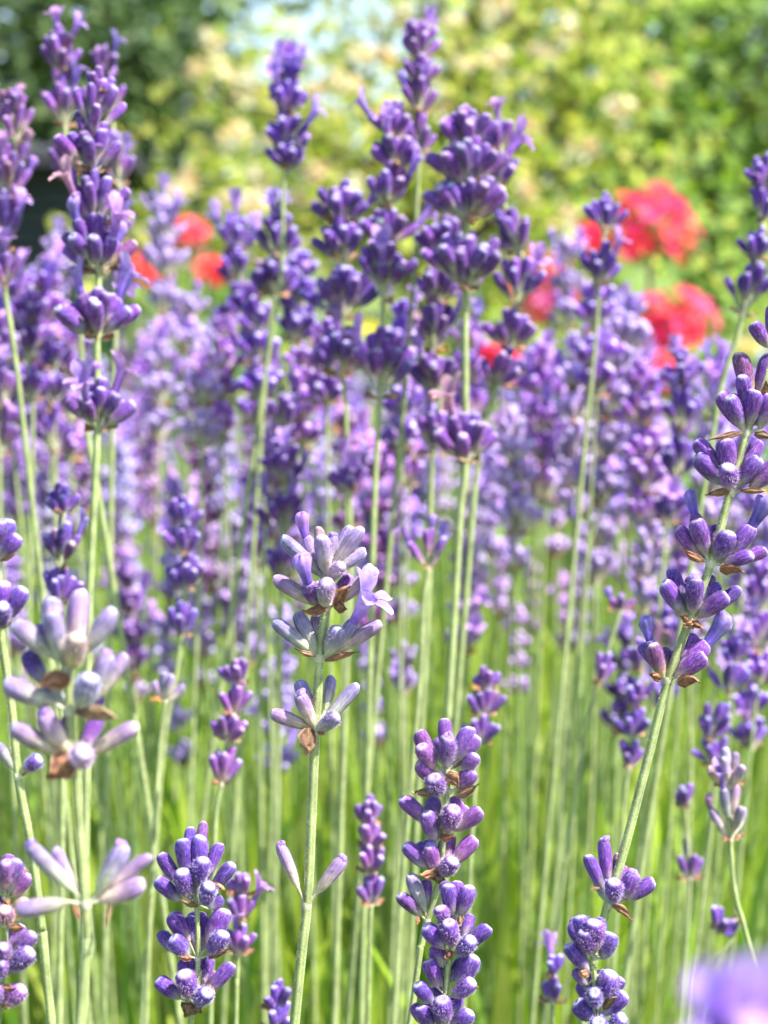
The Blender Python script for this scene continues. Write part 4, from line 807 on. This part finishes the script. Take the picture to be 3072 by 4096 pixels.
# ---------------------------------------------------------------- red geraniums, yellow daisies
def geranium(label, x, y, depth, rpx, squash=1.0, seed=0, leaves=True, group='red geraniums behind the lavender', tone=(1, 1, 1)):
    r = np.random.default_rng(seed + 300); C = D(x, y, depth); rad = rpx * pxm(depth) * S
    root = thing('geranium', (C[0], C[1] + .02, 0), label, 'geranium', group); B = np.array([C[0], C[1] + .02, 0])
    g = MB(); neck = C - np.array([0, 0, rad * .75 * squash])
    tube_geo(g, smooth_path([B - B, np.array([.01, 0, neck[2] * .5]), neck - B], 6), .0028, (.16, .24, .07), (.20, .28, .09), 8)
    obj('stem', g.mesh('stem', M_STEM), root, WM[root])
    g = MB(); n = int(np.clip(46 * (rad / .045) ** 1.5, 14, 80))
    for i in range(n):
        f = (i + .5) / n; zc = 1 - 1.78 * f; az = i * 2.4; s = math.sqrt(max(0, 1 - zc * zc))
        d = np.array([s * math.cos(az), s * math.sin(az), zc]); p = d * rad * np.array([1, 1, squash]) * r.uniform(.80, 1.0) * (1.04 + .13 * math.sin(az * 4 + seed) * s + .07 * math.sin(5 * zc + seed * 2) + .10 * math.sin(az + seed * 3) * s)
        tube_geo(g, [(neck - C), p * .5, p], [.0007] * 3, (.25, .22, .10), (.25, .22, .10), 4)
        F = frame(nrm(d * .7 + np.array(SUN) * .6 + r.normal(0, .22, 3)), (0, 0, 1), r.uniform(0, 6)); col = np.array([(.93, .030, .17), (.90, .022, .13), (.94, .065, .24), (.92, .045, .08)][r.integers(4)]) * np.array(tone)
        for k in range(5):
            a = k * 1.2566; e = F @ np.array([math.cos(a), math.sin(a), .28]); t = F @ np.array([-math.sin(a), math.cos(a), 0]); l = .0125
            V = [p, p + e * l * .45 - t * l * .26, p + e * l * .45 + t * l * .26, p + e * l * .85 - t * l * .36, p + e * l * .88 + t * l * .36, p + e * l - F[:, 2] * l * .05]
            g.add(V, [[1, 2, 4, 3]], [[0, 2, 1], [3, 4, 5]], col * r.uniform(.85, 1.1))
    obj('flower_head', g.mesh('flower_head', M_RED, False), root, mat4(np.eye(3), C))
    if leaves:
        for k in range(5):                   # round scalloped leaves on their own stalks
            a = r.uniform(0, 6.28); hgt = C[2] - rad - r.uniform(.03, .14); q = np.array([math.cos(a) * r.uniform(.03, .08), math.sin(a) * r.uniform(.03, .08), hgt])
            g = MB(); nr, ns = 4, 18; th_ = np.arange(ns) * 2 * math.pi / ns; F = frame(nrm(np.array([r.normal(0, .4), -.5 + r.normal(0, .3), 1])))
            V = []
            for i, f in enumerate((.02, .4, .75, 1.0)):
                rr = .036 * f * (1 + .07 * np.cos(9 * th_) * f) * (1 - .45 * np.exp(-((th_ - math.pi) / .25) ** 2) * f)
                V.append(np.stack([rr * np.cos(th_), rr * np.sin(th_), .006 * f * f * np.cos(9 * th_) + .010 * f * f], 1))
            g.add(np.concatenate(V) @ F.T, grid_faces(nr, ns), [], np.array([(.14, .26, .05), (.20, .32, .06), (.10, .20, .05)][r.integers(3)]))
            tube_geo(g, [np.array([0, 0, -hgt * .35]) - q * np.array([1, 1, 0]), -q * np.array([.4, .4, 0]) + np.array([0, 0, -.02]), np.zeros(3)], [.0016, .0014, .0012], (.17, .25, .07), None, 6)
            obj('leaf', g.mesh('leaf', M_LEAF), root, mat4(np.eye(3), B + q))
    return root
geranium('largest rounded red geranium head at the right, against the green bush', 1405, 490, 1.75, 88, .95, 1)
geranium('wide red geranium head below the largest one, at the right', 1462, 700, 1.72, 78, .8, 2)
geranium('small orange red geranium ball low between lavender heads at the right', 1408, 800, 1.62, 38, .85, 3, tone=(1.02, 1.8, .8))
geranium('pink red geranium showing behind lavender right of the centre', 1180, 625, 1.70, 64, 1.15, 4, tone=(.95, 2.2, 1.7))
geranium('red geranium glimpsed between stems beside the long bright stem', 1070, 782, 1.60, 48, .8, 5)
geranium('coral geranium head at the left, topmost of three little ones', 412, 500, 1.85, 28, .7, 6, tone=(1, 2.6, .9))
geranium('orange red geranium head just under the coral one', 455, 585, 1.80, 27, .85, 7, tone=(1, 2.6, .6))
geranium('small red geranium behind the tall upper left lavender', 312, 585, 1.80, 22, .9, 8, tone=(1, 2.2, .5))
geranium('faint red geranium low down beside the big head stem', 1000, 885, 1.66, 26, 1.2, 9, tone=(.95, 2.0, 1.6))
geranium('tiny red geranium seen through stalks above the middle head', 738, 905, 1.6, 13, 1.9, 10, leaves=False, tone=(1, 1.8, 1))
geranium('red geranium peeking out left of the largest one', 1280, 520, 1.85, 30, .9, 11, tone=(1, 1.3, .9))
def daisy(label, x, y, depth, rpx, col, seed):
    r = np.random.default_rng(seed); C = D(x, y, depth); rad = rpx * pxm(depth) * S; B = np.array([C[0], C[1] + .01, 0])
    root = thing('yellow_flower', B, label, 'yellow flower', 'yellow flowers between the geraniums')
    g = MB(); tube_geo(g, smooth_path([B * 0, np.array([.008, 0, C[2] * .5]), C - B], 6), .0016, (.2, .28, .08), None, 6); obj('stem', g.mesh('stem', M_STEM), root, WM[root])
    F = frame(nrm(np.array([r.normal(0, .2), -.8, .9]))); g = MB()
    for ring, n in ((1, 14), (.72, 12), (.45, 9)):
        for k in range(n):
            a = k * 6.283 / n + ring; e = np.array([math.cos(a), math.sin(a), .25 + .5 * (1 - ring)]); t = np.array([-math.sin(a), math.cos(a), 0]); l = rad * ring
            g.add(np.array([e * l * .1, e * l * .6 - t * rad * .18, e * l * .6 + t * rad * .18, e * l]) @ F.T, [], [[0, 2, 1], [1, 2, 3]], np.array(col) * r.uniform(.85, 1.1))
    obj('flower_head', g.mesh('flower_head', M_CREAM, False), root, mat4(np.eye(3), C)); return root
daisy('olive gold flower right of the wide red geranium', 1610, 750, 1.7, 32, (.50, .42, .12), 1)
daisy('yellow flower low among lavender below the small geranium ball', 1420, 945, 1.5, 40, (.78, .56, .12), 2)
daisy('yellow flower at the right edge behind the leaning purple stalk', 1640, 1085, 1.35, 30, (.78, .56, .10), 3)
daisy('olive yellow flower behind the bright stem above the centre', 803, 715, 1.6, 30, (.55, .48, .05), 4)
daisy('round lime yellow flower in front of the grey shed', 66, 595, 1.7, 20, (.50, .55, .08), 5)
# leafy growth round the geraniums
g, _ = leaf_cloud([L3(1350, 760, 2.1, (.14, .1, .07)), L3(1560, 820, 2.05, (.12, .1, .09)), L3(1150, 760, 2.1, (.12, .1, .06)), L3(1480, 600, 2.3, (.15, .1, .06)), L3(640, 760, 2.2, (.15, .1, .06)), L3(380, 640, 2.3, (.12, .1, .05)), L3(900, 760, 2.3, (.2, .1, .06)), L3(1640, 640, 2.4, (.12, .1, .08))], 420, .028, LIME[:3] + MIDG[1:], 51, .2)
tag(obj('border_leaves', g.mesh('border_leaves', M_LEAF, False)), 'loose bright green leaves growing round the geraniums', 'leaves', None, 'stuff')

# ---------------------------------------------------------------- dark grey shed at the left
def shed():
    c = D(-30, 600, 6.5); x1 = D(165, 600, 6.5)[0]; top = D(60, 352, 6.5)[2]; y0 = c[1]
    root = thing('garden_shed', (x1 - 1.1, y0, 0), 'dark grey boarded garden shed at the left, mostly hidden by lavender', 'shed')
    def box(g, a, b, col):
        a, b = np.asarray(a), np.asarray(b)
        V = np.array([[(a, b)[i][0], (a, b)[j][1], (a, b)[k][2]] for k in (0, 1) for j in (0, 1) for i in (0, 1)])
        g.add(V, [[0, 2, 3, 1], [4, 5, 7, 6], [0, 1, 5, 4], [2, 6, 7, 3], [0, 4, 6, 2], [1, 3, 7, 5]], [], col)
    g = MB(); n = 14; h = (top - .02) / n
    for k in range(n): box(g, (-1.1, -.004 * (k % 2), k * h), (1.1 - .003, 1.6, k * h + h - .006), (.030, .037, .042))
    obj('wall', g.mesh('wall', M_WOOD, False), root, WM[root])
    g = MB(); V = [(-1.25, -.15, top - .02), (1.18, -.15, top - .02), (1.18, 1.75, top - .02), (-1.25, 1.75, top - .02), (-1.25, .8, top + .06), (1.18, .8, top + .06), ]
    V2 = [(x, y, z + .05) for x, y, z in V]
    g.add(V + V2, [[0, 4, 5, 1], [3, 2, 5, 4], [6, 7, 11, 10], [9, 10, 11, 8], [0, 1, 7, 6], [2, 3, 9, 8], [0, 6, 10, 4], [4, 10, 9, 3], [1, 5, 11, 7], [5, 2, 8, 11]], [], (.05, .05, .055))
    obj('roof', g.mesh('roof', M_WOOD, False), root, WM[root])
shed()
